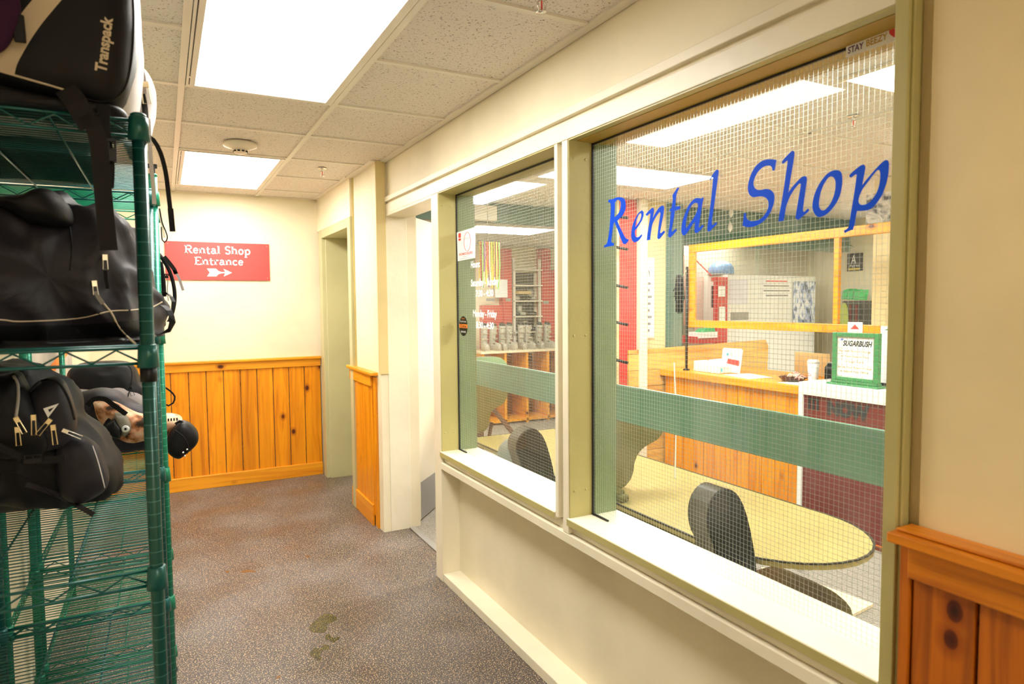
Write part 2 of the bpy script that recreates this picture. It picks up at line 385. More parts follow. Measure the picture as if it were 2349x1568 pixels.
# frame of the window wall: posts, rails, header with its shadow groove
f = MB()
f.box((XF, .80, 2.045), (XI, 4.09, 2.105)); f.box((XF-.006, .74, 2.120), (1.276, 4.205, 2.150))
f.box((XF, 3.195, 0), (XI-.06, 3.287, 2.045))
f.box((XF, 1.963, .644), (XI, 2.000, 2.0445)); f.box((XF, 2.030, .684), (XI-.001, 2.052, 2.0445)); f.box((1.285, 2.0005, .684), (XI-.002, 2.0295, 2.0445))
f.box((XF, .80, .608), (XG+.02, 3.20, .643))                      # ledge under the sills
f.box((1.281, .80, .643), (XI, 3.20, .70-.02))
struct(f.build('trim_1', CREAMW, bevel=.0025), 'cream painted timber framing of the shop windows')
struct(MB().box((XF+.004, .80, 0), (XG, 3.195, .045)).build('baseboard_right', CREAMW, bevel=.003), 'cream bottom plate under the windows')
struct(MB().box((XF+.008, .80, .0), (XF+.02, 3.19, .02)).build('trim_2', painted('scuffed_olive_edge', (.30, .25, .08)), bevel=.001), 'scuffed lower edge of the bottom plate')
# sage painted linings
def lining(name, boxes, label): return struct(MBs(boxes).build(name, SAGE, bevel=.002), label)
def MBs(boxes):
    b = MB()
    for a, c in boxes: b.box(a, c)
    return b
struct(MBs([((XF-.002, .772, 0), (XI, .80, 2.33)), ((XF+.006, .766, 0), (XF+.03, .772, 2.33))]).build('trim_3', SAGE, bevel=.002), 'sage green jamb at the right end of the big window')
# windows
def window(n, y0, y1, lab):
    root = bpy.data.objects.new('window_%d' % n, None); C.objects.link(root); root.location = (XG, (y0+y1)/2, .70); root['kind'] = 'structure'; root['label'] = lab
    z0, z1 = .703, 2.046
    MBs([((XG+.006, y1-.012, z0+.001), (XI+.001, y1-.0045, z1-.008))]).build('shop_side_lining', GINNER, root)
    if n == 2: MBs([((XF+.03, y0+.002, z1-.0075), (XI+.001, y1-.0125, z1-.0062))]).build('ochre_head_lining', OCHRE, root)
    MBs([((XF+.004, y1-.004, z0), (XI, y1+.008, z1)), ((XF+.004, y0, z1-.006), (XI, y1, z1+.004))]+([((XF+.004, y0-.008, z0), (XI, y0+.004, z1))] if n == 1 else [])).build('jamb_lining', SAGE, root, bevel=.001)
    s = MB().box((XF-.004, y0+.0, z0-.026), (XI+.01, y1+.004, z0)); s.build('sill', CREAMW, root, bevel=.003)
    MB().box((XF-.0055, y0, z0-.026), (XF-.0042, y1+.004, z0-.003)).build('sill_edge', SAGE, root)
    MBs([((XG-.003, y1-.010, z0), (XG+.003, y1-.004, z1-.006)), ((XG-.003, y0, z1-.013), (XG+.003, y1, z1-.006)), ((XG-.003, y1-.10, z0), (XG+.003, y1, z0+.006))]).build('gasket', SEAL, root)
    gl = MB().add([(XG, y0, z0), (XG, y1, z0), (XG, y1, z1), (XG, y0, z1)], [(0, 1, 2, 3)]).build('glass', GLASS, root)
    w_ = MB(); r = .00038; p = .0127; k = 0; xw = XG+.0014
    y = y0+.006
    while y < y1-.008:
        w_.add([(xw-r, y-r, z0), (xw-r, y+r, z0), (xw+r, y, z0), (xw-r, y-r, z1), (xw-r, y+r, z1), (xw+r, y, z1)], [(0, 1, 4, 3), (1, 2, 5, 4), (2, 0, 3, 5)]); y += p
    z = z0+.006
    while z < z1-.008:
        w_.add([(xw-r, y0, z-r), (xw-r, y0, z+r), (xw+r, y0, z), (xw-r, y1, z-r), (xw-r, y1, z+r), (xw+r, y1, z)], [(0, 3, 4, 1), (1, 4, 5, 2), (2, 5, 3, 0)]); z += p
    w_.build('embedded_wire_mesh', WIREM, gl)
    return root
window(1, 2.052, 3.193, 'narrower wired-glass window beside the open door')
window(2, .80, 1.963, 'large wired-glass window with blue lettering')
# painted screw plugs on the jambs
sp = MB()
for y, xs in ((3.1885, (1.285, 1.335)), (1.958, (1.285, 1.335))):
    for x in xs:
        for z in (.80, 1.36, 1.98): sp.lathe([(.0045, .0), (.0042, -.0006), (.0, -.0008)], (x, y, z), 10, axis='y')
struct(sp.build('trim_4', SAGE, smooth=True), 'painted-over screw heads in the window jambs')

# door 1 (open, towards the shop) ----------------------------------
d1 = bpy.data.objects.new('door_1', None); C.objects.link(d1); d1.location = (1.45, 4.19, 0); struct(d1, 'cream door standing open into the shop')
MBs([((XF, 4.086, 0), (1.40, 4.12, 2.045)), ((1.395, 4.10, 0), (1.42, 4.175, 2.045)), ((XF, 3.287, 2.030), (1.41, 4.09, 2.046))]).build('door_frame', CREAMW, d1, bevel=.002)
MBs([((1.41, 4.12, 0), (1.425, 4.20, 2.05))]).build('door_stop', painted('ochre_edge', (.55, .36, .10)), d1)
MB().box((1.4255, 4.1855, 0), (1.462, 4.2, 2.05)).build('hinge_side_jamb', painted('ochre_jamb', (.62, .40, .10)), d1)
MB().box((1.436, 4.1835, .03), (1.441, 4.1853, 2.0)).build('dark_gap', SEAL, d1)  # black strip painted for the shade in the hinge gap
u = Vector((.671, .741, 0)); nrm = Vector((.741, -.671, 0)); a0 = Vector((1.496, 4.174, 0)); c0 = a0+u*.38-nrm*.0225
MB().obox(c0+Vector((0, 0, 1.03)), u*.38, nrm*.0225, (0, 0, 1.015)).build('door_leaf', CREAMW, d1, bevel=.002)
MB().obox(c0+nrm*.0235+Vector((0, 0, .145)), u*.372, nrm*.001, (0, 0, .125)).build('kick_plate', GREYM, d1)
for z in (.22, 1.0, 1.78):
    h = MB(); h.tube([(1.438, 4.168, z-.05), (1.438, 4.168, z+.05)], .008, 10); h.box((1.401, 4.094, z-.05), (1.43, 4.099, z+.05))
    h.obox(a0-nrm*.024-u*.0035+Vector((0, 0, z)), nrm*.018, u*.0012, (0, 0, .05)); h.build('hinge', CREAMW, d1, bevel=.001)
struct(MBs([((1.385, 3.29, 0), (1.425, 4.10, .008))]).build('trim_5', GREYM, bevel=.003), 'worn metal threshold of the open doorway')
# door 2, far right
struct(MBs([((1.186, 5.637, 0), (1.45, 5.751, 2.0995)), ((1.186, 4.69, 0), (1.45, 4.767, 2.0995)), ((1.187, 4.767, 2.03), (1.45, 5.637, 2.099)),
            ((1.215, 5.61, 0), (1.45, 5.637, 2.03))]).build('trim_6', SAGE2, bevel=.003), 'sage green casing of the far doorway')
d2 = struct(MBs([((1.40, 4.767, .01), (1.44, 5.61, 2.03))]).build('door_2', SAGE2, bevel=.002), 'sage green far door deep in its casing')
MBs([((1.395, 4.767, 0), (1.46, 5.61, .01))]).build('threshold', GREYM, d2)
# seams and corner beads on the column
struct(MBs([((1.207, 4.676, 0), (1.218, 4.70, 2.37)), ((1.204, 4.705, 0), (1.2, 4.712, 2.37))]).build('trim_7', painted('yellowed_caulk', (.62, .48, .16), .6), bevel=.002), 'yellowed uneven caulk line on the column')
struct(MBs([((1.2, 4.078, 1.03), (1.262, 4.092, 2.37))]).build('trim_8', painted('ochre_shadow_paint', (.74, .60, .28)), bevel=.002), 'column corner strip with ochre shade in its colour')  # golden shade of the column corner put into the strip's colour

# wainscots ---------------------------------------------------------
def wains_far():
    w_ = MB(); x = -.487+.027
    xs = [XL] + [.029+.1275*k for k in range(-3, 10)] ; xs = [q for q in xs if q < 1.17]+[1.186]
    for a, b in zip(xs, xs[1:]): w_.box((a+.0035, YF-.018, .08), (b-.0035, YF-.0085, 1.0))
    o = struct(w_.build('trim_9', PINEV, bevel=.002), 'knotty pine board panelling on the far wall')
    MB().box((XL, YF-.008, .08), (1.188, YF-.001, 1.0)).build('groove_shade_backing', BROWNW, o)  # dark brown stands in for the shade inside the grooves
    MBs([((XL, YF-.030, .951), (1.186, YF-.002, 1.012))]).build('band', PINEX, o, bevel=.003)
    MBs([((XL, YF-.048, 1.012), (1.19, YF-.001, 1.035))]).build('cap', PINEX, o, bevel=.006)
    MBs([((XL, YF-.032, 0), (1.186, YF-.002, .108))]).build('base_board', PINEX, o, bevel=.004)
wains_far()
o = MB()
ys = [4.245, 4.36, 4.475, 4.59, 4.705, 4.80]
for a, b in zip(ys, ys[1:]): o.box((1.199, a+.002, .07), (1.212, b-.002, 1.0))
o.box((1.205, 4.245, .07), (1.215, 4.80, 1.0)); o.box((1.203, 4.18, 0), (1.262, 4.243, 1.0))
o = struct(o.build('trim_10', PINEV, bevel=.002), 'short pine panelling around the column foot')
MBs([((1.188, 4.25, .935), (1.2, 4.80, 1.012))]).build('band', PINEY, o, bevel=.003)
MBs([((1.172, 4.16, 1.012), (1.262, 4.83, 1.035))]).build('cap', PINEY, o, bevel=.006)
MBs([((1.188, 4.25, 0), (1.2, 4.80, .14))]).build('base_board', PINEY, o, bevel=.003)
o = MB()
ys = [.738, .621, .50, .38, .26, .14, .02, -.1, -.22]
for a, b in zip(ys, ys[1:]): o.box((1.258, b+.0035, 0), (1.272, a-.0035, 1.0))
o.box((1.252, .738, 0), (1.286, .758, 1.0))
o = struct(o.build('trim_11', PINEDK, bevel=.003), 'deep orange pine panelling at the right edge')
MB().box((1.274, -.3, 0), (1.2865, .7375, 1.0)).build('groove_shade_backing', BROWNW, o)  # groove shade put into the backing colour here too
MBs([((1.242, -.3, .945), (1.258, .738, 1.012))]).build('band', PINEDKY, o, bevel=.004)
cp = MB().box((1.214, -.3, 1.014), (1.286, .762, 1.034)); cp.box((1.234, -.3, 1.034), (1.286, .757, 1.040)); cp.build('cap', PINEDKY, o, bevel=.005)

# corridor lights -----------------------------------------------------
def fixture(y0, y1, label, x0=GX[0]+.012, x1=GX[1]-.012, m=None, z=H, ax=None):
    t = thing('ceiling_light', label, 'ceiling light', ((x0+x1)/2, (y0+y1)/2, z))
    fr = MB(); e = .036
    fr.box((x0+.003, y0+.003, z-.006), (x0+e, y1-.003, z+.0055)); fr.box((x1-e*.9, y0+.003, z-.006), (x1-.003, y1-.003, z+.0055))
    fr.box((x0+e, y0+.003, z-.006), (x1-e*.9, y0+.02, z+.0055)); fr.box((x0+e, y1-.02, z-.006), (x1-e*.9, y1-.003, z+.0055))
    fr.build('frame', WHITEM, t, bevel=.0015)
    MB().box((x0+.012, y0+.02, z-.0066), (x0+.016, y1-.03, z-.0058)).build('hinge_slot', SEAL, t)
    MB().box((x0+e, y0+.02, z-.0045), (x1-e*.9, y1-.02, z-.002)).build('diffuser', m or GLOW, t)
    for yy in (y0+.13, y1-.13): MB().box((x0+.010, yy-.008, z-.009), (x0+.020, yy+.008, z-.0066)).build('latch', WHITEM, t, bevel=.001)
    return t
fixture(1.82, 3.016, 'large lit fluorescent panel nearest the camera in the corridor ceiling')
fixture(4.26, 5.456, 'lit fluorescent panel near the far wall behind the smoke detector')
fixture(-2.45, -1.25, 'added unseen fluorescent panel behind the camera')  # added out of view to brighten the near right wall
# smoke detector, sprinklers
t = thing('smoke_detector', 'cream round smoke detector on the ceiling before the far light', 'smoke detector', (.406, 3.96, H))
MB().lathe([(.085, 0), (.088, -.012), (.086, -.02), (.05, -.032), (.042, -.036)], (.406, 3.96, H), 32).build('base', mat('aged_white_plastic', (.80, .72, .58), .4), t, smooth=True)
MB().lathe([(.040, -.034), (.034, -.052), (.028, -.056), (.0, -.058)], (.406, 3.96, H), 24).build('sensor_cap', mat('aged_cap', (.82, .70, .56), .4), t, smooth=True)
v = MB()
for k in range(10):
    q = k*math.tau/10; v.obox((.406+.036*math.cos(q), 3.96+.036*math.sin(q), H-.046), (.002*math.cos(q), .002*math.sin(q), 0), (-.007*math.sin(q), .007*math.cos(q), 0), (0, 0, .004))
v.build('vents', SEAL, t)
def sprinkler(x, y, z, label):
    t = thing('sprinkler_head', label, 'sprinkler', (x, y, z), 'pendent sprinkler heads')
    MB().lathe([(.03, 0), (.028, -.004), (.012, -.006)], (x, y, z), 20).build('escutcheon', CHROME, t, smooth=True)
    a = MB(); a.tube([(x, y, z), (x, y, z-.02)], .007, 10)
    for s in (-1, 1): a.tube([(x+s*.006, y, z-.016), (x+s*.014, y, z-.026), (x+s*.012, y, z-.04), (x, y, z-.05)], .0024, 6)
    a.build('frame_arms', CHROME, t, smooth=True)
    MB().tube([(x, y, z-.018), (x, y, z-.045)], .0025, 8).build('glass_bulb', REDINK, t, smooth=True)
    MB().lathe([(.016, -.051), (.017, -.053), (.0, -.054)], (x, y, z), 16).build('deflector', CHROME, t, smooth=True)
sprinkler(.954, 4.45, H, 'small sprinkler head in the corridor ceiling above the far doorway')
sprinkler(1.00, 1.69, H, 'sprinkler head cut by the top edge of the picture')
sprinkler(3.0, 2.10, H, 'sprinkler head in the shop ceiling seen through the big window')

# entrance sign --------------------------------------------------------
def serif_text(mb, body, x, zb, cap, width, y, th):
    """bold slab-serif letters from strokes; x, zb = left end of the baseline"""
    def arc(cx, cz, rx, rz, a0, a1, n=9): return [(cx+rx*math.cos(math.radians(a0+(a1-a0)*i/(n-1))), cz+rz*math.sin(math.radians(a0+(a1-a0)*i/(n-1)))) for i in range(n)]
    G = {  # advance, strokes (polyline, weight), serifs (x0, x1, z)
     'R': (.86, [([(.2, 0), (.2, 1)], 1), ([(.2, .96)]+arc(.48, .74, .24, .22, 90, -90)+[(.2, .52)], .8), ([(.45, .5), (.6, .2), (.72, .06)], 1)], [(.04, .38, 0), (.04, .3, 1), (.64, .86, 0)]),
     'e': (.62, [([(.1, .36), (.5, .36)]+arc(.31, .34, .21, .31, 5, 325, 16), .85)], []),
     'n': (.74, [([(.17, 0), (.17, .64)], 1), ([(.17, .5)]+arc(.37, .46, .19, .17, 140, 0, 7)+[(.56, 0)], .95)], [(.04, .3, 0), (.44, .7, 0), (.04, .2, .64)]),
     't': (.48, [([(.2, .84), (.2, .14)]+arc(.32, .13, .12, .11, 180, 320, 6), .9)], [(.04, .42, .62)]),
     'a': (.66, [(arc(.3, .46, .18, .18, 150, 0, 7)+[(.48, .1), (.6, .04)], .9), ([(.48, .36)]+arc(.27, .2, .17, .17, 70, 350, 12), .8)], []),
     'l': (.38, [([(.19, 0), (.19, 1)], 1)], [(.04, .34, 0), (.04, .2, 1)]),
     'S': (.70, [(arc(.36, .74, .23, .23, 20, 235, 10)+arc(.35, .27, .24, .24, 60, -155, 10), .95)], []),
     'h': (.74, [([(.17, 0), (.17, 1)], 1), ([(.17, .5)]+arc(.37, .46, .19, .17, 140, 0, 7)+[(.56, 0)], .95)], [(.04, .3, 0), (.44, .7, 0), (.04, .2, 1)]),
     'o': (.66, [(arc(.33, .33, .22, .3, 0, 360, 18), .95)], []),
     'p': (.74, [([(.18, -.3), (.18, .64)], 1), (arc(.4, .33, .22, .3, 130, -130, 12), .95)], [(.04, .34, -.3), (.04, .2, .64)]),
     'E': (.78, [([(.2, 0), (.2, 1)], 1), ([(.2, .97), (.68, .97), (.68, .82)], .7), ([(.2, .52), (.5, .52)], .7), ([(.2, .03), (.7, .03), (.7, .2)], .7)], [(.04, .3, 0), (.04, .3, 1)]),
     'r': (.54, [([(.17, 0), (.17, .64)], 1), ([(.17, .44)]+arc(.36, .46, .16, .16, 150, 40, 6), .95)], [(.04, .34, 0), (.04, .2, .64)]),
     'c': (.60, [(arc(.32, .33, .22, .3, 40, 320, 14), .95)], []), ' ': (.42, [], [])}
    tot = sum(G[c][0] for c in body); sx = width/tot
    for c in body:
        adv, st, se = G[c]
        for pl, wt in st:
            mb.strip([(x+a*sx, y, zb+b*cap) for a, b in pl], cap*.175*wt, (0, -1, 0), th)
        for a, b, z in se: mb.box((x+a*sx, y-th/2, zb+z*cap-(cap*.09 if z else 0)), (x+b*sx, y+th/2, zb+z*cap+(0 if z else cap*.09)))
        x += adv*sx
t = thing('entrance_sign', 'red wall sign reading Rental Shop Entrance with a white arrow', 'sign', (.41, YF-.006, 1.83))
MB().box((.026, YF-.014, 1.68), (.793, YF-.001, 1.981)).build('sign_board', REDSIGN, t, bevel=.002)
m = MB(); serif_text(m, 'Rental Shop', .160, 1.890, .063, .49, YF-.0155, .0012); serif_text(m, 'Entrance', .228, 1.802, .060, .365, YF-.0155, .0012); m.build('lettering', VWHITE, t)
ar = [(.318, 1.772), (.385, 1.772), (.40, 1.755), (.425, 1.746), (.452, 1.745), (.440, 1.772), (.503, 1.741), (.440, 1.710), (.452, 1.737), (.425, 1.736), (.40, 1.727), (.385, 1.710), (.318, 1.710), (.338, 1.741)]
MB().prism(ar, (0, YF-.0155, 0), (1, 0, 0), (0, 0, 1), (0, .001, 0)).build('arrow', VWHITE, t)
for x, z in ((.045, 1.962), (.775, 1.962), (.045, 1.70), (.775, 1.70)): MB().lathe([(.004, 0), (.003, -.002), (0, -.0025)], (x, YF-.014, z), 10, axis='y').build('screw', BRASS, t, smooth=True)

# blue window lettering (traced outline of each vinyl letter, on the glass)
GL = {
'R': ((1340, 300), [(258,728),(300,722),(340,706),(385,702),(420,716),(436,745),(440,800),(430,850),(405,895),(372,930),(350,950),(385,1030),(430,1118),(448,1140),(474,1150),(468,1165),(436,1200),(412,1190),(385,1130),(345,1020),(318,958),(308,1000),(295,1100),(287,1165),(295,1182),(316,1187),(314,1216),(285,1218),(240,1226),(210,1234),(216,1208),(235,1200),(247,1170),(262,1090),(275,960),(282,850),(283,790),(278,762),(256,752)], [(325,760),(345,735),(372,732),(388,760),(386,810),(370,860),(345,895),(320,915),(322,860),(326,800)]),
'e': ((1340, 300), [(498,1100),(510,1010),(540,930),(580,865),(612,840),(628,855),(630,885),(615,940),(585,990),(555,1035),(536,1058),(540,1105),(555,1125),(580,1120),(608,1092),(616,1105),(590,1145),(560,1170),(530,1178),(505,1150)], [(541,1020),(552,950),(575,892),(598,868),(606,885),(598,930),(575,975)]),
'n': ((1340, 300), [(650,885),(680,850),(722,812),(738,820),(740,850),(726,925),(760,860),(800,805),(830,790),(845,800),(846,830),(836,900),(815,1010),(802,1075),(812,1083),(845,1055),(857,1065),(850,1080),(800,1140),(785,1145),(775,1130),(780,1080),(795,960),(808,880),(806,862),(795,862),(760,910),(725,980),(712,1040),(698,1152),(662,1158),(675,1060),(695,940),(702,880),(696,872),(665,900)]),
't': ((1340, 300), [(935,680),(985,605),(1000,598),(1004,612),(985,650),(975,690),(965,800),(1015,795),(1018,812),(1010,830),(960,842),(952,900),(930,1030),(925,1058),(935,1066),(970,1035),(980,1045),(976,1058),(920,1120),(905,1126),(890,1115),(893,1070),(905,1000),(920,848),(902,850),(905,835),(925,815),(938,725)]),
'a': ((1340, 300), [(1030,1060),(1035,990),(1055,910),(1090,820),(1130,755),(1175,715),(1215,710),(1240,715),(1256,702),(1265,710),(1250,780),(1235,870),(1218,980),(1214,1018),(1224,1023),(1255,990),(1266,1005),(1235,1045),(1190,1082),(1175,1078),(1168,1055),(1176,960),(1150,985),(1110,1050),(1075,1095),(1055,1105),(1040,1095)], [(1075,1010),(1080,950),(1100,870),(1130,800),(1165,765),(1200,765),(1205,800),(1190,860),(1160,920),(1110,990),(1085,1030)]),
'l': ((1340, 300), [(1328,510),(1358,465),(1395,415),(1415,412),(1424,425),(1420,460),(1415,500),(1400,610),(1380,760),(1362,880),(1350,960),(1352,990),(1365,995),(1395,965),(1405,975),(1400,990),(1330,1060),(1312,1063),(1304,1040),(1308,1000),(1325,880),(1345,720),(1360,560),(1365,500),(1360,492),(1332,522)]),
'S': ((1700, 300), [(375,308),(368,345),(356,418),(332,420),(328,390),(310,370),(280,368),(240,380),(195,415),(155,475),(133,540),(138,590),(165,620),(210,625),(260,615),(300,620),(335,645),(352,680),(352,730),(340,790),(310,860),(270,920),(210,975),(140,1010),(90,1018),(50,1015),(16,1000),(22,960),(32,870),(52,870),(55,910),(70,940),(110,955),(160,950),(215,925),(262,870),(288,810),(290,755),(270,715),(230,695),(180,695),(130,702),(95,680),(76,640),(73,590),(85,520),(110,450),(150,380),(210,325),(260,305),(320,300)]),
'h': ((1700, 300), [(432,325),(470,280),(535,215),(552,210),(566,225),(560,290),(530,470),(505,620),(500,655),(535,602),(590,540),(640,490),(675,478),(692,488),(697,510),(690,570),(672,700),(655,830),(660,855),(675,855),(705,820),(720,832),(715,850),(640,915),(610,937),(590,935),(578,915),(582,880),(595,800),(615,680),(630,590),(632,558),(615,558),(570,610),(520,690),(480,790),(465,870),(450,950),(396,958),(410,860),(430,750),(460,560),(480,420),(493,330),(488,315),(445,348),(436,345)]),
'o': ((1700, 300), [(755,800),(765,720),(790,640),(835,550),(900,465),(960,425),(1010,415),(1045,425),(1065,455),(1072,510),(1065,600),(1040,700),(990,790),(920,870),(860,905),(815,910),(785,885),(765,850)], [(825,790),(830,710),(850,630),(885,550),(925,495),(955,482),(985,500),(1000,540),(998,610),(980,690),(945,770),(900,825),(870,842),(840,830)]),
'p': ((1700, 300), [(1145,470),(1190,425),(1260,370),(1295,355),(1312,370),(1315,400),(1300,480),(1282,575),(1320,525),(1400,430),(1480,345),(1525,310),(1555,312),(1564,340),(1563,400),(1555,480),(1530,580),(1490,680),(1430,770),(1370,825),(1300,845),(1228,846),(1215,900),(1200,990),(1185,1045),(1150,1055),(1102,1080),(1086,1060),(1120,1035),(1140,1010),(1150,950),(1170,830),(1195,680),(1215,540),(1225,465),(1215,458),(1165,492),(1152,490)], [(1245,755),(1245,720),(1260,670),(1290,610),(1350,530),(1410,450),(1445,415),(1462,415),(1472,440),(1472,510),(1455,600),(1420,680),(1370,745),(1310,780),(1265,780)])}
def trace(spec):
    (ox, oy), loops = spec[0], spec[1:]; out = []
    for lp in loops:
        q = [on(ox+a/4.6125, oy+b/4.6125, 'x', XG-.001) for a, b in lp]; out.append(smooth_poly([(p.y, p.z) for p in q], 5))
    return out
t = thing('window_lettering', 'large blue italic vinyl lettering Rental Shop on the big window', 'lettering', (XG-.001, 1.4, 1.5))
for k, sp in GL.items():
    lp = trace(sp); MB().prism(lp[0], (XG-.001, 0, 0), (0, 1, 0), (0, 0, 1), (-.0004, 0, 0), holes=lp[1:]).build('letter_'+k, BLUE, t)
# opening hours
U_ = (0, -1, 0); V_ = (0, 0, 1)
t = thing('opening_hours_lettering', 'white opening hours lettering on the narrower window', 'lettering', (XG-.002, 2.86, 1.5))
for body, y0, y1, zb, hh in (('Hours:', 3.009, 2.902, 1.654, .032), ('Saturday - Sunday', 3.012, 2.702, 1.563, .033), ('7:30 - 4:30', 2.956, 2.757, 1.511, .031), ('Monday - Friday', 2.990, 2.723, 1.412, .033), ('8:30 - 4:30', 2.955, 2.756, 1.357, .031)):
    b = MB(); text(b, body, (XG-.002, y0, zb), U_, V_, y0-y1, hh, bold=.035, spacing=.92, shear=.05)
    b.build('text_line', VWHITE, t)
# masks notice
t = thing('face_mask_notice', 'white paper notice with a masked face drawing taped to the narrower window', 'notice', (XG-.003, 3.06, 1.77))
q = [on(x, y, 'x', XG-.003) for x, y in ((1048, 533), (1091, 520), (1090, 591), (1050, 599))]
MB().prism([(p.y, p.z) for p in q], (XG-.003, 0, 0), (0, 1, 0), (0, 0, 1), (.0006, 0, 0)).build('sheet', PAPER, t)
b = MB(); cy, cz = 3.045, 1.787
b.tube([(XG-.0036, cy+.040*math.cos(a*math.tau/28), cz+.047*math.sin(a*math.tau/28)) for a in range(28)], .0011, 5, closed=True); b.build('face_outline', REDINK, t)
b = MB(); b.tube([(XG-.0036, cy+d, cz+e) for d, e in ((.038, .012), (.02, .02), (0, .012), (-.02, .02), (-.038, .012))], .0007, 4)
for e, w_ in ((.002, .012), (-.01, .012), (-.022, .016)): b.box((XG-.0038, cy-w_/2, cz+e), (XG-.0034, cy+w_/2, cz+e+.0012))
b.build('mask_drawing', GREYINK, t)
MB().box((XG-.0038, 3.155, 1.815), (XG-.0034, 3.125, 1.838)).box((XG-.0038, 3.155, 1.800), (XG-.0034, 3.125, 1.811)).build('red_logo', REDINK, t)
b = MB(); text(b, 'FACE MASKS REQUIRED', (XG-.0037, 3.148, 1.723), U_, V_, .17, .013, bold=.01); b.build('headline', REDINK, t)
b = MB(); text(b, 'THANK YOU', (XG-.0037, 3.105, 1.713), U_, V_, .08, .004); b.box((XG-.0038, 3.14, 1.7055), (XG-.0034, 2.975, 1.7065)); b.build('small_print', GREYINK, t)
# oval sticker
t = thing('oval_sticker', 'small oval black and orange sticker low on the narrower window', 'sticker', (XG-.003, 3.108, 1.361))
ell = [(3.108+.052*math.cos(a*math.tau/32), 1.361+.051*math.sin(a*math.tau/32)) for a in range(32)]
MB().prism(ell, (XG-.003, 0, 0), (0, 1, 0), (0, 0, 1), (.0006, 0, 0)).build('sticker_face', BLACKP, t)
bd = [(a, z) for a, z in ell if abs(z-1.361) < .017]; MB().prism([(a, z) for a, z in smooth_poly(bd, 1)], (XG-.0034, 0, 0), (0, 1, 0), (0, 0, 1), (.0003, 0, 0)).build('orange_band', ORANGE, t)
b = MB(); text(b, 'Crime', (XG-.0037, 3.145, 1.353), U_, V_, .075, .017, bold=.01); b.build('band_text', INK, t)
b = MB(); text(b, 'Smart', (XG-.0036, 3.128, 1.397), U_, V_, .04, .008); b.build('top_text', ORANGE, t)
b = MB(); text(b, 'Don\'t Invite', (XG-.0036, 3.145, 1.381), U_, V_, .075, .009); b.build('white_line', VWHITE, t); b = MB(); text(b, 'BEWARE', (XG-.0036, 3.137, 1.327), U_, V_, .06, .010, bold=.01); b.build('white_line', VWHITE, t)
# bumper sticker
t = thing('bumper_sticker', 'white strip sticker reading STAY BEEZY in the top corner of the big window', 'sticker', (XG-.003, .91, 2.03))
MB().prism([(.972, 2.015), (.972, 2.046), (.80, 2.046), (.80, 2.012)], (XG-.0058, 0, 0), (0, 1, 0), (0, 0, 1), (.0006, 0, 0)).build('strip', PAPER, t)
b = MB(); text(b, 'STAY', (XG-.0065, .967, 2.0215), U_, V_, .037, .014, bold=.02); b.build('purple_word', PURPLE, t)
b = MB(); text(b, 'BEEZY', (XG-.0065, .924, 2.0225), U_, V_, .047, .014, bold=.02); b.build('gold_word', GOLD, t)
hp = [(.862+.012*(math.sin(a)**3), 2.032+.011*(.9*math.cos(a)-.36*math.cos(2*a)-.14*math.cos(3*a))) for a in [i*math.tau/28 for i in range(28)]]
MB().prism(hp, (XG-.0065, 0, 0), (0, 1, 0), (0, 0, 1), (.0002, 0, 0)).build('red_heart', REDINK, t)
# wet patches and marks on the floor
def patch(px, label, m, name='wet_patch', cat='wet patch', z=.0006):
    q = [on(x, y, 'z', 0) for x, y in px]; o = MB().prism(smooth_poly([(p.x, p.y) for p in q], 4, 80), (0, 0, 0), (1, 0, 0), (0, 1, 0), (0, 0, z)).build(name, m); tag(o, label, cat, 'marks on the corridor floor'); return o
def cr(l): return [(500+a/5.09, 1260+b/5.09) for a, b in l]
patch(cr([(1075,950),(1065,905),(1100,860),(1170,800),(1210,765),(1280,745),(1340,765),(1385,790),(1375,825),(1310,855),(1270,885),(1275,925),(1240,970),(1120,968)]), 'larger rounded wet patch on the corridor floor', WET)
patch(cr([(1255,1000),(1300,985),(1325,1015),(1350,1030),(1420,1015),(1415,1050),(1375,1065),(1360,1088),(1320,1075),(1290,1055),(1255,1050)]), 'small dark wet patch between the two larger ones', WET)
patch(cr([(1070,1210),(1120,1150),(1195,1155),(1235,1105),(1290,1120),(1300,1160),(1240,1175),(1210,1200),(1185,1240),(1215,1260),(1185,1300),(1130,1265),(1090,1240)]), 'lower irregular wet patch nearest the camera', WET)
RUST = painted('rust_mark', (.22, .09, .015), .6)
patch(cr([(270,260),(310,240),(355,235),(440,250),(430,265),(370,262),(300,272)]), 'rust brown scuff on the floor left of the wet patches', RUST, 'scuff_mark', 'floor mark')
patch(cr([(85,250),(130,245),(130,265),(95,270)]), 'tiny rust speck beside the shelf post', RUST, 'scuff_mark', 'floor mark')
patch(cr([(1025,75),(1065,66),(1072,85),(1040,92)]), 'tiny brown speck near the doorway', RUST, 'scuff_mark', 'floor mark')
patch(cr([(670,1498),(700,1475),(740,1470),(710,1505)]), 'brown speck at the bottom edge of the floor', RUST, 'scuff_mark', 'floor mark')
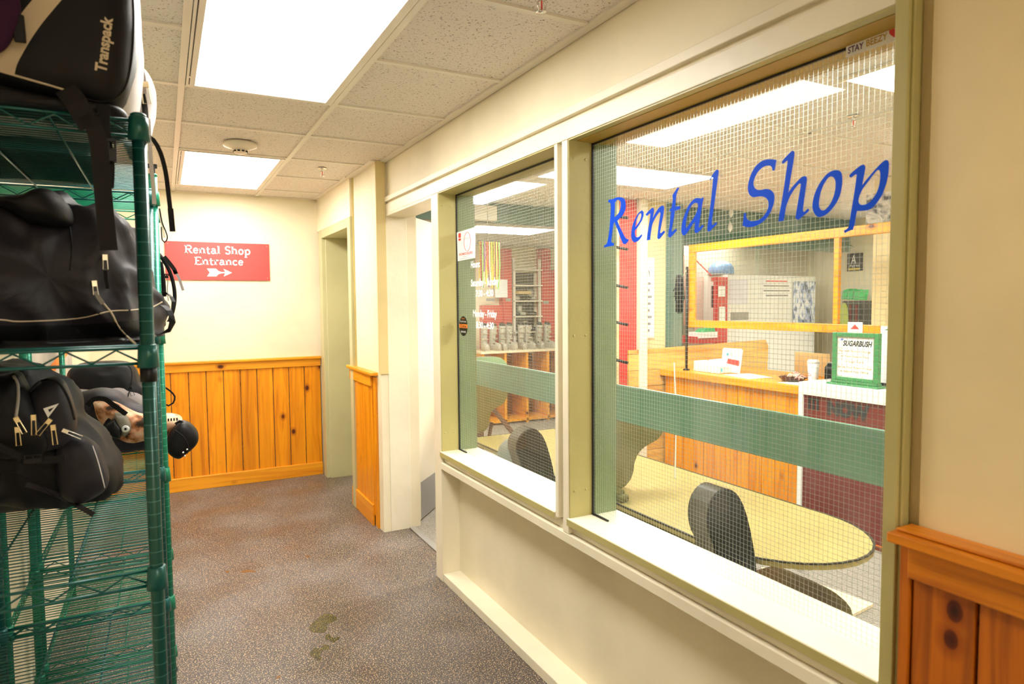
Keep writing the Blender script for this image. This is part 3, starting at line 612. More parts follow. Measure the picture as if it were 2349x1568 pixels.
# ------------------------------------------------------------------ wire shelving
def shelf_unit(label, x0, x1, y0, y1, zs, htop, mw, mp, hfoot=0.0, detail=True, sleeve=None):
    t = thing('wire_shelving_unit', label, 'shelving unit', ((x0+x1)/2, (y0+y1)/2, 0), 'wire shelving units along the left wall')
    for x, y in ((x1, y0), (x0, y0), (x1, y1), (x0, y1)):
        p = MB().tube([(x, y, .02), (x, y, htop)], .0127, 16).build('post', mp, t, smooth=True)
        MB().lathe([(.0138, htop-.004), (.0138, htop+.002), (.009, htop+.005)], (x, y, 0), 16).build('post_cap', mw, p, smooth=True)
        MB().lathe([(.016, 0), (.016, .012), (.008, .022)], (x, y, 0), 14).build('levelling_foot', BLACKP, p, smooth=True)
    for z in zs:
        s = MB(); r = .0031
        for zz in (z, z-.030):
            for a, b in (((x0, y0), (x1, y0)), ((x1, y0), (x1, y1)), ((x1, y1), (x0, y1)), ((x0, y1), (x0, y0))):
                s.tube([(a[0], a[1], zz), (b[0], b[1], zz)], r, 8)
        def snake(pa, pb, n):
            pts = []
            for i in range(n*2+1):
                f = .03+.94*i/(n*2); pts.append((pa[0]+(pb[0]-pa[0])*f, pa[1]+(pb[1]-pa[1])*f, z-.003 if i % 2 else z-.027))
            s.tube(pts, .0022, 6)
        snake((x0, y0), (x1, y0), 5); snake((x0, y1), (x1, y1), 5); snake((x1, y0), (x1, y1), 9); snake((x0, y0), (x0, y1), 9)
        sh = s.build('shelf', mw, t, smooth=True)
        k = MB(); n = int(round((y1-y0)/.0205))
        for i in range(1, n): y = y0+(y1-y0)*i/n; k.tube([(x0, y, z+.0035), (x1, y, z+.0035)], .0016, 5)
        k.build('wire_deck', mw, sh, smooth=True)
        k = MB()
        for f in (.33, .66):
            x = x0+(x1-x0)*f; k.tube([(x, y0, z-.001), (x, y1, z-.001)], .0026, 6)
        k.build('support_rod', mw, sh, smooth=True)
        for x, y in ((x1, y0), (x0, y0), (x1, y1), (x0, y1)):
            MB().lathe([(.0150, z+.007), (.0165, z+.006), (.0195, z-.038), (.0150, z-.039)], (x, y, 0), 18).build('corner_collar', mw, sh, smooth=True)
    if sleeve: MB().lathe([(.0140, sleeve-.026), (.0152, sleeve-.025), (.0152, sleeve), (.014, sleeve+.001)], (x1, y0, 0), 16).build('split_sleeve', BLACKP, t, smooth=True)
    return t
shelf_unit('nearest tall teal wire shelving unit crowded with black bags', -.458, -.030, 1.47, 2.385, [1.832, 1.396, .953, .52, .10], 1.842, TEAL, TEALP, sleeve=1.356)
shelf_unit('green wire shelving unit directly behind the nearest teal one', -.455, -.016, 2.445, 2.93, [1.84, 1.392, .935, .50, .10], 1.90, GREEN, GREENPST)
shelf_unit('farther green wire shelving unit before the far wall', -.455, -.045, 3.02, 3.93, [1.40, .955, .50, .10], 1.72, GREEN, GREENPST)

# ------------------------------------------------------------------ soft bags
def resample(poly, n):
    P = [Vector(p) for p in poly]; Ls = [(P[(i+1) % len(P)]-P[i]).length for i in range(len(P))]; tot = sum(Ls); out = []; i = 0; acc = 0
    for k in range(n):
        d = tot*k/n
        while acc+Ls[i] < d: acc += Ls[i]; i += 1
        f = (d-acc)/Ls[i] if Ls[i] else 0; out.append(tuple(P[i]+(P[(i+1) % len(P)]-P[i])*f))
    return out
def pxs(px, Y): return [on(x, y, 'y', Y) for x, y in px]
BV = {}
def pillow(name, px, Y, depth, m, parent, p=3.2, amp=.006, freq=9, seed=0, n=72, rings=22, zmin=None, crease=0.5, slant=0.):
    """stuffed body: outline seen at distance Y, swelling back by depth; slant pushes its right end farther away"""
    xa_, xb_ = min(q[0] for q in px), max(q[0] for q in px)
    q = [on(x, y, 'y', Y+slant*(x-xa_)/(xb_-xa_)) for x, y in px]; ol = resample(smooth_poly([(a.x, a.z) for a in q], 6, 75), n)
    wa_, wb_ = min(a for a, b in ol), max(a for a, b in ol)
    cx = sum(a for a, b in ol)/n; cz = sum(b for a, b in ol)/n; vs = []; fs = []
    for i in range(rings+1):
        t = -math.pi/2+math.pi*i/rings; s = max(1e-3, abs(math.cos(t)))**(2/p); u = .5+.5*math.copysign(abs(math.sin(t))**(2/p), math.sin(t))
        s = max(s, .03)
        for a, b in ol:
            x = cx+(a-cx)*s; z = cz+(b-cz)*s; v = Vector((x, Y+depth*u+slant*(x-wa_)/(wb_-wa_), z)); sp = v*freq+Vector((seed*3.7, seed*1.3, 0))
            sk = Vector((sp.x+.5*sp.z, sp.y, sp.z*.6-.4*sp.x)); d = noise.noise(sp)+.5*noise.noise(sp*2.3)+crease*(.5-2.2*abs(noise.noise(sk*1.5+Vector((5, 5, 5)))))+.3*crease*(.4-1.6*abs(noise.noise(sk*3.3)))
            dr = Vector((x-cx, (Y+depth*u-Y-depth/2), z-cz)); dr = dr.normalized() if dr.length else dr
            v += dr*d*amp
            if zmin is not None: v.z = max(v.z, zmin)
            vs.append(v)
    for i in range(rings):
        for k in range(n): k2 = (k+1) % n; fs.append((i*n+k, i*n+k2, (i+1)*n+k2, (i+1)*n+k))
    fs += [tuple(range(n))[::-1], tuple(rings*n+k for k in range(n))]
    o = MB().add(vs, fs).build(name, m, parent, smooth=True)
    BV[o.name] = BVHTree.FromPolygons([tuple(v) for v in vs], fs); return o
def drape(o, off=.0012):
    bv = BV[o.name]; c = Vector((0, 0, CAMZ))
    def fn(p):
        d = (Vector(p)-c).normalized(); h = bv.ray_cast(c, d)
        return h[0]-d*off if h[0] else Vector(p)
    return fn
def dense(P, step=.006):
    P = [Vector(p) for p in P]; out = []
    for i in range(len(P)-1):
        p0 = P[max(i-1, 0)]; p1 = P[i]; p2 = P[i+1]; p3 = P[min(i+2, len(P)-1)]; k = max(1, int((p2-p1).length/step))
        for j in range(k):
            t = j/k; out.append(.5*((2*p1)+(p2-p0)*t+(2*p0-5*p1+4*p2-p3)*t*t+(3*p1-p0-3*p2+p3)*t**3))
    return out+[P[-1]]
def line(o, px, Y, r, name, m, off=0, par=None):      # cord or piping laid over a bag
    f = drape(o, off); return MB().tube([f(p) for p in dense(pxs(px, Y))], r, 6).build(name, m, par or o, smooth=True)
def band(o, px, Y, wd, name, m, par=None, nx=6, off=.0016):         # flat sewn-on band following the surface
    f = drape(o, off); P = dense(pxs(px, Y)); mb = MB(); vs = []; fs = []
    for i, p in enumerate(P):
        T = (P[min(i+1, len(P)-1)]-P[max(i-1, 0)]).normalized(); sd = T.cross(Vector((0, -1, 0))).normalized()
        for k in range(nx+1): vs.append(f(p+sd*wd*(k/nx-.5)))
    for i in range(len(P)-1):
        for k in range(nx): a = i*(nx+1)+k; fs.append((a, a+1, a+nx+2, a+nx+1))
    return mb.add(vs, fs).build(name, m, par or o, smooth=True)
def web(px, Y, wd, name, par, m=WEB, n=(0, -1, 0), t=.0016):
    P = dense([on(q[0], q[1], 'y', q[2] if len(q) > 2 else Y) for q in px], .012); return MB().strip(P, wd, n, t).build(name, m, par, smooth=False)
def pull(px, Y, ln, ang, parent, m=BRASS, w_=.0075, name='zipper_pull', srf=None):
    """slider with an open metal puller hanging at ang degrees from straight down"""
    c = on(px[0], px[1], 'y', Y)
    if srf: c = drape(srf, .007)(c)
    a = math.radians(ang); d = Vector((math.sin(a), 0, -math.cos(a))); s = Vector((math.cos(a), 0, math.sin(a))); nn = Vector((0, -1, 0))
    b = MB(); b.obox(c, s*w_*.55, d*.0065, nn*.003); e = c+d*.006
    b.tube([e+s*w_*.42+nn*.002, e+d*ln+s*w_*.5+nn*.002, e+d*ln-s*w_*.5+nn*.002, e-s*w_*.42+nn*.002], .0013, 6, closed=True)
    return b.build(name, m, parent, bevel=.0006)
def buckle(px, Y, w_, h, parent, name='side_release_buckle'):
    c = on(px[0], px[1], 'y', Y); b = MB(); b.box((c.x-w_/2, c.y-.005, c.z-h/2), (c.x+w_/2, c.y+.004, c.z+h*.1))
    for s in (-1, 1): b.box((c.x+s*w_*.42-.002, c.y-.004, c.z+h*.1), (c.x+s*w_*.42+.002, c.y+.003, c.z+h*.42))
    b.box((c.x-.002, c.y-.003, c.z), (c.x+.002, c.y+.003, c.z+h*.45)); b.box((c.x-w_*.5, c.y-.005, c.z+h*.38), (c.x+w_*.5, c.y+.004, c.z+h*.55))
    return b.build(name, BLACKP, parent, bevel=.001)

# boot bag on the top shelf
Y = 1.475
t = thing('boot_bag', 'black ski boot bag with cream stripes and lettering on the top shelf', 'bag', (-.15, 1.6, 1.837))
b1 = pillow('body', [(-170, -180), (60, -240), (285, -190), (303, -90), (311, 40), (305, 150), (285, 215), (245, 244), (190, 236), (60, 205), (-170, 150)], Y-.03, .30, FBLACK, t, p=5, amp=.004, seed=1)
pillow('side_panel', [(-165, -170), (60, -230), (290, -180), (313, -80), (322, 60), (318, 150), (305, 225), (275, 262), (180, 262), (60, 250), (-165, 225)], Y+.015, .32, FWHITE, t, p=5, amp=.003, seed=2, zmin=1.838)
pillow('base_panel', [(-170, 150), (0, 185), (185, 225), (290, 235), (288, 258), (240, 262), (100, 262), (-170, 240)], Y-.025, .26, FBLACK, t, p=4, amp=.003, seed=3, zmin=1.8385)
band(b1, [(125, -20), (80, 33), (52, 72), (29, 110), (14, 140), (8, 165)], Y-.03, .031, 'cream_stripe', FCREAM, nx=10, par=t)
line(b1, [(-40, 150), (0, 163), (70, 183), (142, 204), (185, 219)], Y-.03, .0022, 'cream_piping', FCREAM, par=t)
line(b1, [(300, -60), (306, 40), (301, 140), (284, 205), (247, 232), (200, 228), (186, 221)], Y-.03, .0024, 'black_piping', WEB, par=t)
c0 = on(243, 168, 'y', Y-.035); u0 = on(258, 42, 'y', Y-.035)-c0; v0 = on(243-28.7, 168-8.3, 'y', Y-.035)-c0
b = MB(); text(b, 'Transpack', c0, u0.normalized(), v0.normalized(), u0.length, v0.length*.92, bold=.035, fn=drape(b1, .002)); b.build('brand_lettering', FCREAM, t)
b = MB(); P = [on(x, y, 'y', Y-.055) for x, y in ((42, 33), (43, 60), (45, 80), (47, 98))]; b.strip(P, [.016, .018, .018, .017], (0, -1, 0), .006); b.build('puller_tab', BLACKP, t, bevel=.002)
web([(150, 203, Y-.045), (175, 235, Y-.05), (193, 268, Y-.05), (208, 292, Y-.05)], Y, .036, 'wide_strap', t)
web([(196, 262, Y-.05), (215, 290, Y-.055), (226, 330, Y-.05), (233, 400, Y-.045), (240, 480, Y-.045), (250, 574, Y-.045)], Y, .0285, 'wide_strap', t)
web([(238, 240, Y-.02), (238, 290, Y-.03), (243, 330, Y-.03), (249, 380, Y-.03), (247, 430, Y-.035)], Y, .020, 'narrow_strap', t)
buckle((249, 345), Y-.04, .026, .04, t)
# pouch behind it
Y = 1.72
t = thing('zip_pouch', 'pale grey zipped backpack behind the boot bag with dangling straps', 'bag', (-.1, 1.85, 1.837))
b1 = pillow('body', [(285, 140), (318, 136), (340, 152), (354, 180), (356, 212), (350, 250), (343, 292), (338, 338), (290, 330), (262, 240)], Y, .26, FWHITE, t, p=3.6, amp=.006, seed=4, zmin=1.8375)
line(b1, [(318, 140), (328, 158), (333, 185), (333, 210)], Y, .0024, 'zipper_coil', FGREY, par=t); band(b1, [(313, 145), (322, 165), (327, 190), (330, 215)], Y, .010, 'zipper_tape', FGREY, par=t)
pull((331, 194), Y-.012, .036, 6, t, w_=.016); band(b1, [(326, 215), (332, 245), (335, 285), (337, 320)], Y, .012, 'dark_side_seam', FBLACK, par=t)
web([(340, 272), (343, 320), (347, 380), (352, 430), (354, 468)], Y-.02, .0085, 'white_strap', t, FWHITE)
web([(336, 310), (352, 321), (368, 350), (380, 395), (387, 450), (393, 500), (396, 531)], Y-.02, .0095, 'dangling_black_webbing', t)
web([(391, 478), (396, 531)], Y-.024, .012, 'webbing_end_fold', t)
t = thing('shelf_dark_filler', 'added black bag darkening the top shelf behind the ski boot bag', 'bag', (-.28, 2.1, 1.837))  # added and hidden, keeps light from passing the top shelf deck
pillow('body', [(-190, 215), (0, 215), (150, 215), (215, 260), (225, 330), (225, 372), (0, 360), (-190, 345)], 1.86, .46, FBLACK, t, p=5, amp=.006, seed=8, zmin=1.8385)
t = thing('purple_bag', 'dark purple bag corner at the top left of the picture', 'bag', (-.35, 1.6, 1.837))
pillow('body', [(-160, -120), (10, -140), (42, -10), (30, 60), (-10, 110), (-160, 130)], 1.405, .035, fabric('dark_purple_fabric', (.035, .006, .035)), t, amp=.003)

# duffel on the second shelf
Y = 1.53; ZS = 1.402
t = thing('duffel_bag', 'slumped black duffel bag with open mouth on the middle shelf', 'bag', (-.15, 1.75, ZS))
b2 = pillow('body', [(-190, 430), (-40, 436), (30, 446), (75, 428), (110, 424), (145, 450), (170, 452), (225, 455), (250, 462), (285, 497), (310, 545), (335, 610), (360, 668), (378, 715), (376, 755), (352, 790), (250, 802), (100, 806), (-190, 806)], Y, .46, FBLACK2, t, p=3.2, amp=.020, freq=6, seed=11, n=120, rings=44, zmin=ZS, crease=1.3, slant=.20)
pillow('open_mouth', [(-70, 442), (0, 441), (40, 437), (75, 421), (105, 421), (132, 440), (150, 468), (152, 500), (130, 508), (90, 506), (50, 498), (20, 480), (-20, 462), (-70, 452)], Y+.03, .20, FBLACK, t, p=3, amp=.003, seed=5)
band(b2, [(-120, 772), (0, 774), (150, 772), (260, 765), (350, 755)], Y, .045, 'lower_panel', FBLACK, nx=10, par=t)
line(b2, [(-120, 730), (0, 733), (50, 737), (178, 730), (250, 714), (300, 711), (345, 705), (372, 692)], Y, .0016, 'cream_piping', FCREAM, par=t)
line(b2, [(236, 694), (256, 718), (270, 745), (290, 770), (312, 789)], Y, .0022, 'cream_corner_piping', FCREAM, par=t)
line(b2, [(62, 504), (90, 509), (130, 508), (148, 503)], Y+.0, .0014, 'red_rim_piping', REDINK, par=t)
line(b2, [(152, 470), (160, 520), (165, 570), (160, 620)], Y, .0016, 'front_seam', FBLACK, par=t)
pull((241, 590), Y-.012, .020, 0, t, CHROME, .009, srf=b2); MB().strip([drape(b2, .009)(q) for q in pxs([(242, 620), (243, 640), (247, 662)], Y)], .007, (0, -1, 0), .002).build('pull_cord', WEB, t)
pull((217, 650), Y-.012, .018, 4, t, CHROME, .009, srf=b2); MB().strip([drape(b2, .009)(q) for q in pxs([(219, 668), (226, 682), (236, 696)], Y)], .008, (0, -1, 0), .003).build('pull_cord', GREYM, t)
web([(372, 672, 1.72), (386, 673, 1.70), (398, 692, 1.68), (394, 722, 1.68), (386, 735, 1.7)], Y, .010, 'handle_loop', t, WEB, (.6, -.8, 0))
web([(373, 700, 1.66), (388, 712, 1.64), (396, 738, 1.63), (388, 757, 1.63), (370, 764, 1.64), (352, 763, 1.65)], Y, .013, 'handle_loop', t, WEB, (.3, -.5, .8))

# backpack on the third shelf
Y = 1.87; ZS = .959
t = thing('backpack', 'large black backpack with metal zip pulls on the lower shelf', 'bag', (-.2, 2.0, ZS))
b3 = pillow('body', [(-150, 850), (-20, 842), (20, 846), (55, 850), (92, 872), (125, 890), (160, 930), (178, 975), (215, 1010), (245, 1050), (268, 1092), (272, 1130), (256, 1160), (190, 1186), (60, 1207), (-150, 1212)], Y, .36, FBLACK, t, p=3.0, amp=.013, freq=7, seed=21, n=110, rings=36, zmin=ZS, crease=1.0, slant=.10)
pk = pillow('front_pocket', [(62, 905), (85, 880), (112, 868), (138, 880), (158, 915), (172, 965), (168, 1000), (140, 1030), (100, 1045), (62, 1000), (50, 950)], Y-.02, .11, FBLACK2, t, p=3, amp=.004, seed=22)
line(pk, [(68, 898), (88, 878), (112, 870), (138, 882), (158, 918), (170, 962)], Y-.035, .0035, 'zipper_coil', WEB, par=t)
p2 = pillow('side_pocket', [(-90, 870), (0, 862), (28, 858), (44, 880), (70, 920), (98, 960), (106, 1000), (98, 1040), (40, 1060), (-90, 1070)], Y-.045, .12, FBLACK, t, p=3, amp=.008, seed=23)
line(p2, [(31, 862), (40, 880), (42, 910), (38, 945), (35, 965)], Y-.05, .0036, 'metal_zipper_coil', GREYM, par=t)
p3 = pillow('bottle_pocket', [(120, 1010), (165, 1002), (210, 1022), (228, 1060), (245, 1120), (190, 1165), (130, 1140)], Y+.03, .12, FBLACK2, t, p=3, amp=.006, seed=24)
line(p3, [(212, 1022), (222, 1050), (232, 1085), (240, 1118)], Y-.02, .0016, 'reflective_piping', FWHITE, par=t)
band(b3, [(60, 1110), (120, 1130), (180, 1160), (215, 1180)], Y, .012, 'base_seam', FBLACK2, par=t); line(b3, [(-50, 1085), (20, 1080), (80, 1105), (140, 1150)], Y, .002, 'seam_cord', WEB, par=t)
fn = drape(pk, .002); b = MB()
tri = pxs([(101, 935), (137, 923), (112, 956)], Y-.04); k1 = pxs([(112, 937), (126, 932), (115, 944)], Y-.04)
b.prism([(p.x, p.z) for p in tri], (0, tri[0].y-.012, 0), (1, 0, 0), (0, 0, 1), (0, .001, 0), holes=[[(p.x, p.z) for p in k1]])
b.build('white_emblem', VWHITE, t)
for px, ln, an in (((39, 962), .028, 22), ((40, 985), .03, 2), ((77, 957), .034, -1), ((112, 966), .030, -38), ((122, 980), .034, 4)): pull(px, Y-.06, ln, an, t, w_=.009)
pull((150, 988), Y-.05, .03, 60, t, CHROME, .008); buckle((76, 1052), Y-.06, .035, .02, t)
MB().strip(dense(pxs([(-40, 1010), (10, 1030), (60, 1050), (110, 1055), (150, 1050)], Y-.058)), .016, (0, -1, 0), .002).build('compression_strap', WEB, t)

# camouflage pack on the green unit
Y = 2.66; ZS = .9395
t = thing('camo_backpack', 'coral camouflage backpack lying behind the black backpack and jutting past the shelf', 'bag', (-.15, 2.7, ZS))
b4 = pillow('body', [(140, 915), (200, 903), (255, 908), (300, 930), (345, 950), (380, 962), (392, 990), (388, 1018), (380, 1036), (330, 1040), (280, 1050), (240, 1040), (195, 1000), (165, 955)], Y, .25, FNAVY, t, p=3.2, amp=.010, seed=31, zmin=ZS)
pc = pillow('coral_camo_panel', [(208, 925), (255, 925), (300, 945), (345, 958), (385, 955), (415, 962), (418, 975), (405, 990), (388, 1008), (330, 1016), (300, 1022), (262, 1012), (228, 985)], Y-.05, .14, PINK, t, p=3, amp=.006, seed=32)
pillow('grey_mask_shell', [(262, 950), (285, 952), (298, 970), (300, 990), (285, 1004), (272, 996), (262, 975)], Y-.09, .07, painted('olive_grey_plastic', (.22, .20, .15), .4), t, amp=.002)
pillow('black_filter', [(240, 975), (262, 962), (280, 985), (275, 1008), (258, 1006), (243, 992)], Y-.10, .07, BLACKP, t, amp=.001)
c = on(288, 983, 'y', Y-.094); MB().lathe([(.011, 0), (.012, -.003), (.009, -.004)], c, 18, axis='y').build('round_badge', PAPER, t, smooth=True); MB().lathe([(.004, -.004), (.004, -.0052), (0, -.0053)], c, 12, axis='y').build('badge_mark', BLACKP, t)
web([(200, 930), (215, 915), (240, 915), (262, 930), (290, 950)], Y-.075, .016, 'shoulder_strap', t); web([(252, 960), (240, 975), (235, 1000)], Y-.08, .010, 'strap', t); buckle((192, 966), Y-.04, .036, .05, t)
line(pc, [(410, 963), (404, 980), (388, 1002)], Y-.05, .006, 'grey_zip_guard', FGREY, par=t)
b = MB(); c = on(378, 969, 'y', Y-.056)
for k in range(5): b.box((c.x+k*.009, c.y-.001, c.z+.004), (c.x+k*.009+.005, c.y, c.z+.014))
b.build('dark_label_marks', BLACKP, t)
pp = pillow('hanging_pouch', [(384, 1015), (396, 990), (416, 972), (436, 976), (452, 992), (457, 1010), (448, 1030), (425, 1048), (412, 1057), (398, 1054), (384, 1038)], Y-.10, .13, FBLACK, t, p=4, amp=.003, seed=33)
line(pp, [(402, 986), (420, 1000), (432, 1022), (430, 1040)], Y-.10, .0012, 'pouch_seam', FBLACK2, par=t)
for x, y in ((420, 1037), (429, 1030), (424, 1045)): MB().lathe([(.0035, -.001), (.003, -.004), (0, -.005)], on(x, y, 'y', Y-.103), 10, axis='y').build('metal_snap', CHROME, t, smooth=True)
web([(402, 972), (412, 966), (425, 972), (440, 982)], Y-.06, .009, 'carry_handle', t)

# duffel farther back
Y = 3.50; ZS = .9605
t = thing('gym_bag', 'black and grey gym bag farther back on the lower green shelf', 'bag', (-.25, 3.35, ZS))
b5 = pillow('body', [(144, 905), (146, 868), (160, 848), (190, 838), (250, 834), (292, 838), (308, 852), (320, 878), (345, 900), (350, 940), (300, 956), (220, 950), (150, 930)], Y, .32, FBLACK, t, p=4, amp=.007, seed=41, zmin=ZS)
p5 = pillow('grey_lower_panel', [(150, 893), (180, 890), (230, 888), (290, 886), (300, 892), (335, 905), (348, 925), (335, 944), (300, 952), (230, 945), (152, 925)], Y-.02, .2, FGREY, t, p=3.4, amp=.008, seed=42)
line(b5, [(180, 838), (250, 833), (292, 838), (303, 855), (301, 880)], Y, .003, 'zipper_coil', WEB, par=t); line(p5, [(301, 880), (296, 900), (290, 922)], Y-.02, .0024, 'zipper_coil', WEB, par=t); pull((299, 890), Y-.03, .03, 15, t, BLACKP, .014)
web([(250, 932), (262, 918), (290, 918), (296, 940)], Y-.05, .018, 'end_handle', t); web([(378, 888), (390, 896), (401, 909), (397, 924), (387, 930), (376, 926)], Y+.1, .008, 'side_handle', t)
# hiking pack hanging over the edge, mostly behind the duffel
Y = 2.50; ZS = 1.3965
t = thing('hiking_pack', 'dark hiking pack on the middle green shelf with straps hanging beside the entrance sign', 'bag', (-.2, 2.65, ZS))
pillow('body', [(180, 600), (240, 570), (330, 566), (362, 580), (370, 640), (372, 700), (364, 745), (300, 750), (180, 750)], Y, .3, FNAVY, t, p=3.4, amp=.008, seed=51, zmin=ZS)
MB().tube(dense([on(x, y, 'y', Y-.02) for x, y in ((364, 582), (376, 598), (389, 622), (398, 652), (401, 685), (396, 715), (388, 738))]), .0062, 10).build('drinking_tube', FBLACK, t, smooth=True)
MB().tube(dense([on(x, y, 'y', Y) for x, y in ((368, 600), (374, 640), (377, 680))]), .007, 8).build('padded_strap_edge', FBLACK, t, smooth=True)
web([(376, 588), (388, 602), (400, 618), (404, 628)], Y-.03, .013, 'strap', t); web([(398, 620), (408, 632), (414, 648), (420, 666)], Y-.03, .0085, 'strap_tail', t, FGREY)
MB().tube(dense([on(x, y, 'y', Y) for x, y in ((382, 630), (385, 645), (384, 665), (386, 690))]), .0016, 6).build('drawcord', GREYM, t, smooth=True)
MB().tube(dense([on(x, y, 'y', Y-.01) for x, y in ((366, 478), (372, 510), (380, 530), (384, 545), (378, 556), (372, 550), (370, 520))]), .0022, 6).build('cord_loop', BLACKP, t, smooth=True)
web([(364, 478), (368, 500), (374, 525), (377, 545)], Y-.01, .006, 'pale_cord', t, FCREAM); buckle((382, 633), Y-.03, .012, .014, t)
t = thing('strap_clip', 'small black clip sitting on the top of the green shelf post', 'clip', (-.016, 2.44, 1.905))
MB().box((-.024, 2.432, 1.905), (-.008, 2.448, 1.925)).box((-.030, 2.436, 1.920), (-.002, 2.444, 1.934)).build('clip_body', BLACKP, t, bevel=.002)

# notice on the left wall behind the shelves
t = thing('wall_poster', 'pale poster with an orange stripe on the left wall behind the shelves', 'poster', (XL+.004, 3.9, 1.2))
MB().box((XL, 3.2, 1.05), (XL+.004, 4.6, 1.62)).build('sheet', painted('pale_poster', (.62, .58, .52), .5, 3, .1, .2), t)
MB().prism([(3.25, 1.10), (4.5, 1.22), (4.5, 1.27), (3.25, 1.15)], (XL+.0042, 0, 0), (0, 1, 0), (0, 0, 1), (.001, 0, 0)).build('orange_stripe', ORANGE, t)
# ------------------------------------------------------------------ the rental shop beyond the glass
SC = painted('shop_cream_paint', (.84, .76, .56), .5)
struct(MB().box((1.47, -.5, 2.376), (6.9, 5.40, 2.45)).build('ceiling', TILE), 'speckled tile ceiling of the shop')
cg = MB()
for y in [1.798+.61*k for k in range(-4, 6)]: cg.box((1.47, y-.011, 2.368), (6.8, y+.011, 2.376))
for x in [1.86+.61*k*2 for k in range(0, 5)]: cg.box((x-.011, -.4, 2.368), (x+.011, 5.37, 2.376))
struct(cg.build('trim_12', WHITEM), 'ceiling grid of the shop')
struct(MB().box((1.47, 5.37, 2.20), (4.8, 7.7, 2.28)).build('ceiling', painted('grey_low_ceiling', (.55, .53, .50), .8)), 'lower grey ceiling at the back of the shop')
struct(MB().box((1.47, 5.36, 2.20), (4.9, 5.40, 2.40)).build('wall_bulkhead', DKGREEN), 'dark green drop between the two ceiling heights')
struct(MB().box((1.3, 7.5, 0), (4.9, 7.6, 2.4)).build('wall_shop_back', SC), 'cream back wall behind the boots')
struct(MB().box((4.8, 5.35, 0), (4.9, 7.6, 2.4)).build('wall_shop_side', SC), 'side wall of the boot room')
struct(MB().box((4.12, 5.35, 0), (7.0, 5.45, 2.4)).build('wall_shop_office', painted('office_beige', (.62, .55, .42), .5)), 'beige office wall behind the counter')
struct(MB().box((6.85, -.5, 0), (6.95, 5.40, 2.4)).build('wall_shop_right', SC), 'cream end wall of the shop')
struct(MB().box((1.47, -.5, 0), (6.9, -.4, 2.4)).build('wall_shop_front', SC), 'cream wall closing the shop')
struct(MB().box((1.37, YF+.1, 0), (1.47, 7.6, 2.4)).build('wall_shop_left', SC), 'cream wall beside the far door')
struct(MB().box((4.45, 4.80, 2.02), (6.85, 4.92, 2.376)).build('wall_soffit', DKGREEN), 'dark green soffit above the office')
struct(MB().box((4.72, 1.5, 0), (4.80, 3.12, 2.376)).build('wall_shop_partition', painted('yellow_cream', (.82, .70, .38), .5)), 'yellow cream partition right of the counter')
struct(MB().box((4.71, 2.86, 0), (4.72, 2.89, 2.37)).build('trim_13', painted('yellow_batten', (.74, .56, .2))), 'batten on the yellow partition')
# partition left of the counter, red board with pegs
YP = 4.66
def xa(px, Y=YP): return on(px, 600, 'y', Y).x
struct(MB().box((xa(1474), YP, 0), (xa(1530), YP+.1, 2.376)).build('wall_shop_pier', TAN), 'tan wall pier behind the counter end')
struct(MB().box((xa(1458), YP-.07, 0), (xa(1475), YP+.01, 2.376)).build('trim_14', CREAMW, bevel=.004), 'cream post beside the red peg board')
struct(MB().box((xa(1527), YP-.015, 0), (xa(1541), YP+.1, 2.376)).build('trim_15', DKGREEN, bevel=.004), 'dark green post at the pier edge')
struct(MB().box((xa(1541), YP+.01, 0), (xa(1568), YP+.1, 2.376)).build('trim_16', painted('grey_green_board', (.20, .29, .24), .5), bevel=.003), 'grey green board behind the gloves')
t = thing('ski_pole_rack', 'tall red board with black pegs beside the cream post', 'rack', (3.55, YP, 0))
MB().box((xa(1418), YP-.02, 0), (xa(1457), YP+.01, 2.37)).build('red_board', RED, t, bevel=.002)
MB().box((xa(1400), YP-.015, 0), (xa(1418), YP+.03, 2.37)).build('tan_edge', TAN, t)
for y in (500, 572, 660, 745, 832):
    p = on(1441, y, 'y', YP-.14); MB().tube([(p.x-.10, YP-.02, p.z+.035), (p.x, YP-.14, p.z)], .013, 10).build('peg', BLACKP, t, smooth=True)
t = thing('framed_trail_map', 'narrow framed white chart hanging on the tan pier', 'framed picture', (xa(1488), YP-.01, 1.5))
q0, q1 = on(1478, 590, 'y', YP-.01), on(1501, 775, 'y', YP-.01)
MB().box((q0.x, YP-.012, q1.z), (q1.x, YP-.001, q0.z)).build('frame', WHITEM, t, bevel=.003); MB().box((q0.x+.01, YP-.014, q1.z+.01), (q1.x-.01, YP-.012, q0.z-.01)).build('print', PAPER, t)
b = MB(); xm = (q0.x+q1.x)/2
for k in range(8): b.box((xm-.02, YP-.015, q1.z+.06+k*.06), (xm+.0+.012*(k % 3), YP-.014, q1.z+.082+k*.06))
b.prism([(xm-.02, q0.z-.10), (xm, q0.z-.13), (xm-.005, q0.z-.17)], (0, YP-.015, 0), (1, 0, 0), (0, 0, 1), (0, .001, 0)); b.build('print_marks', GREYINK, t)

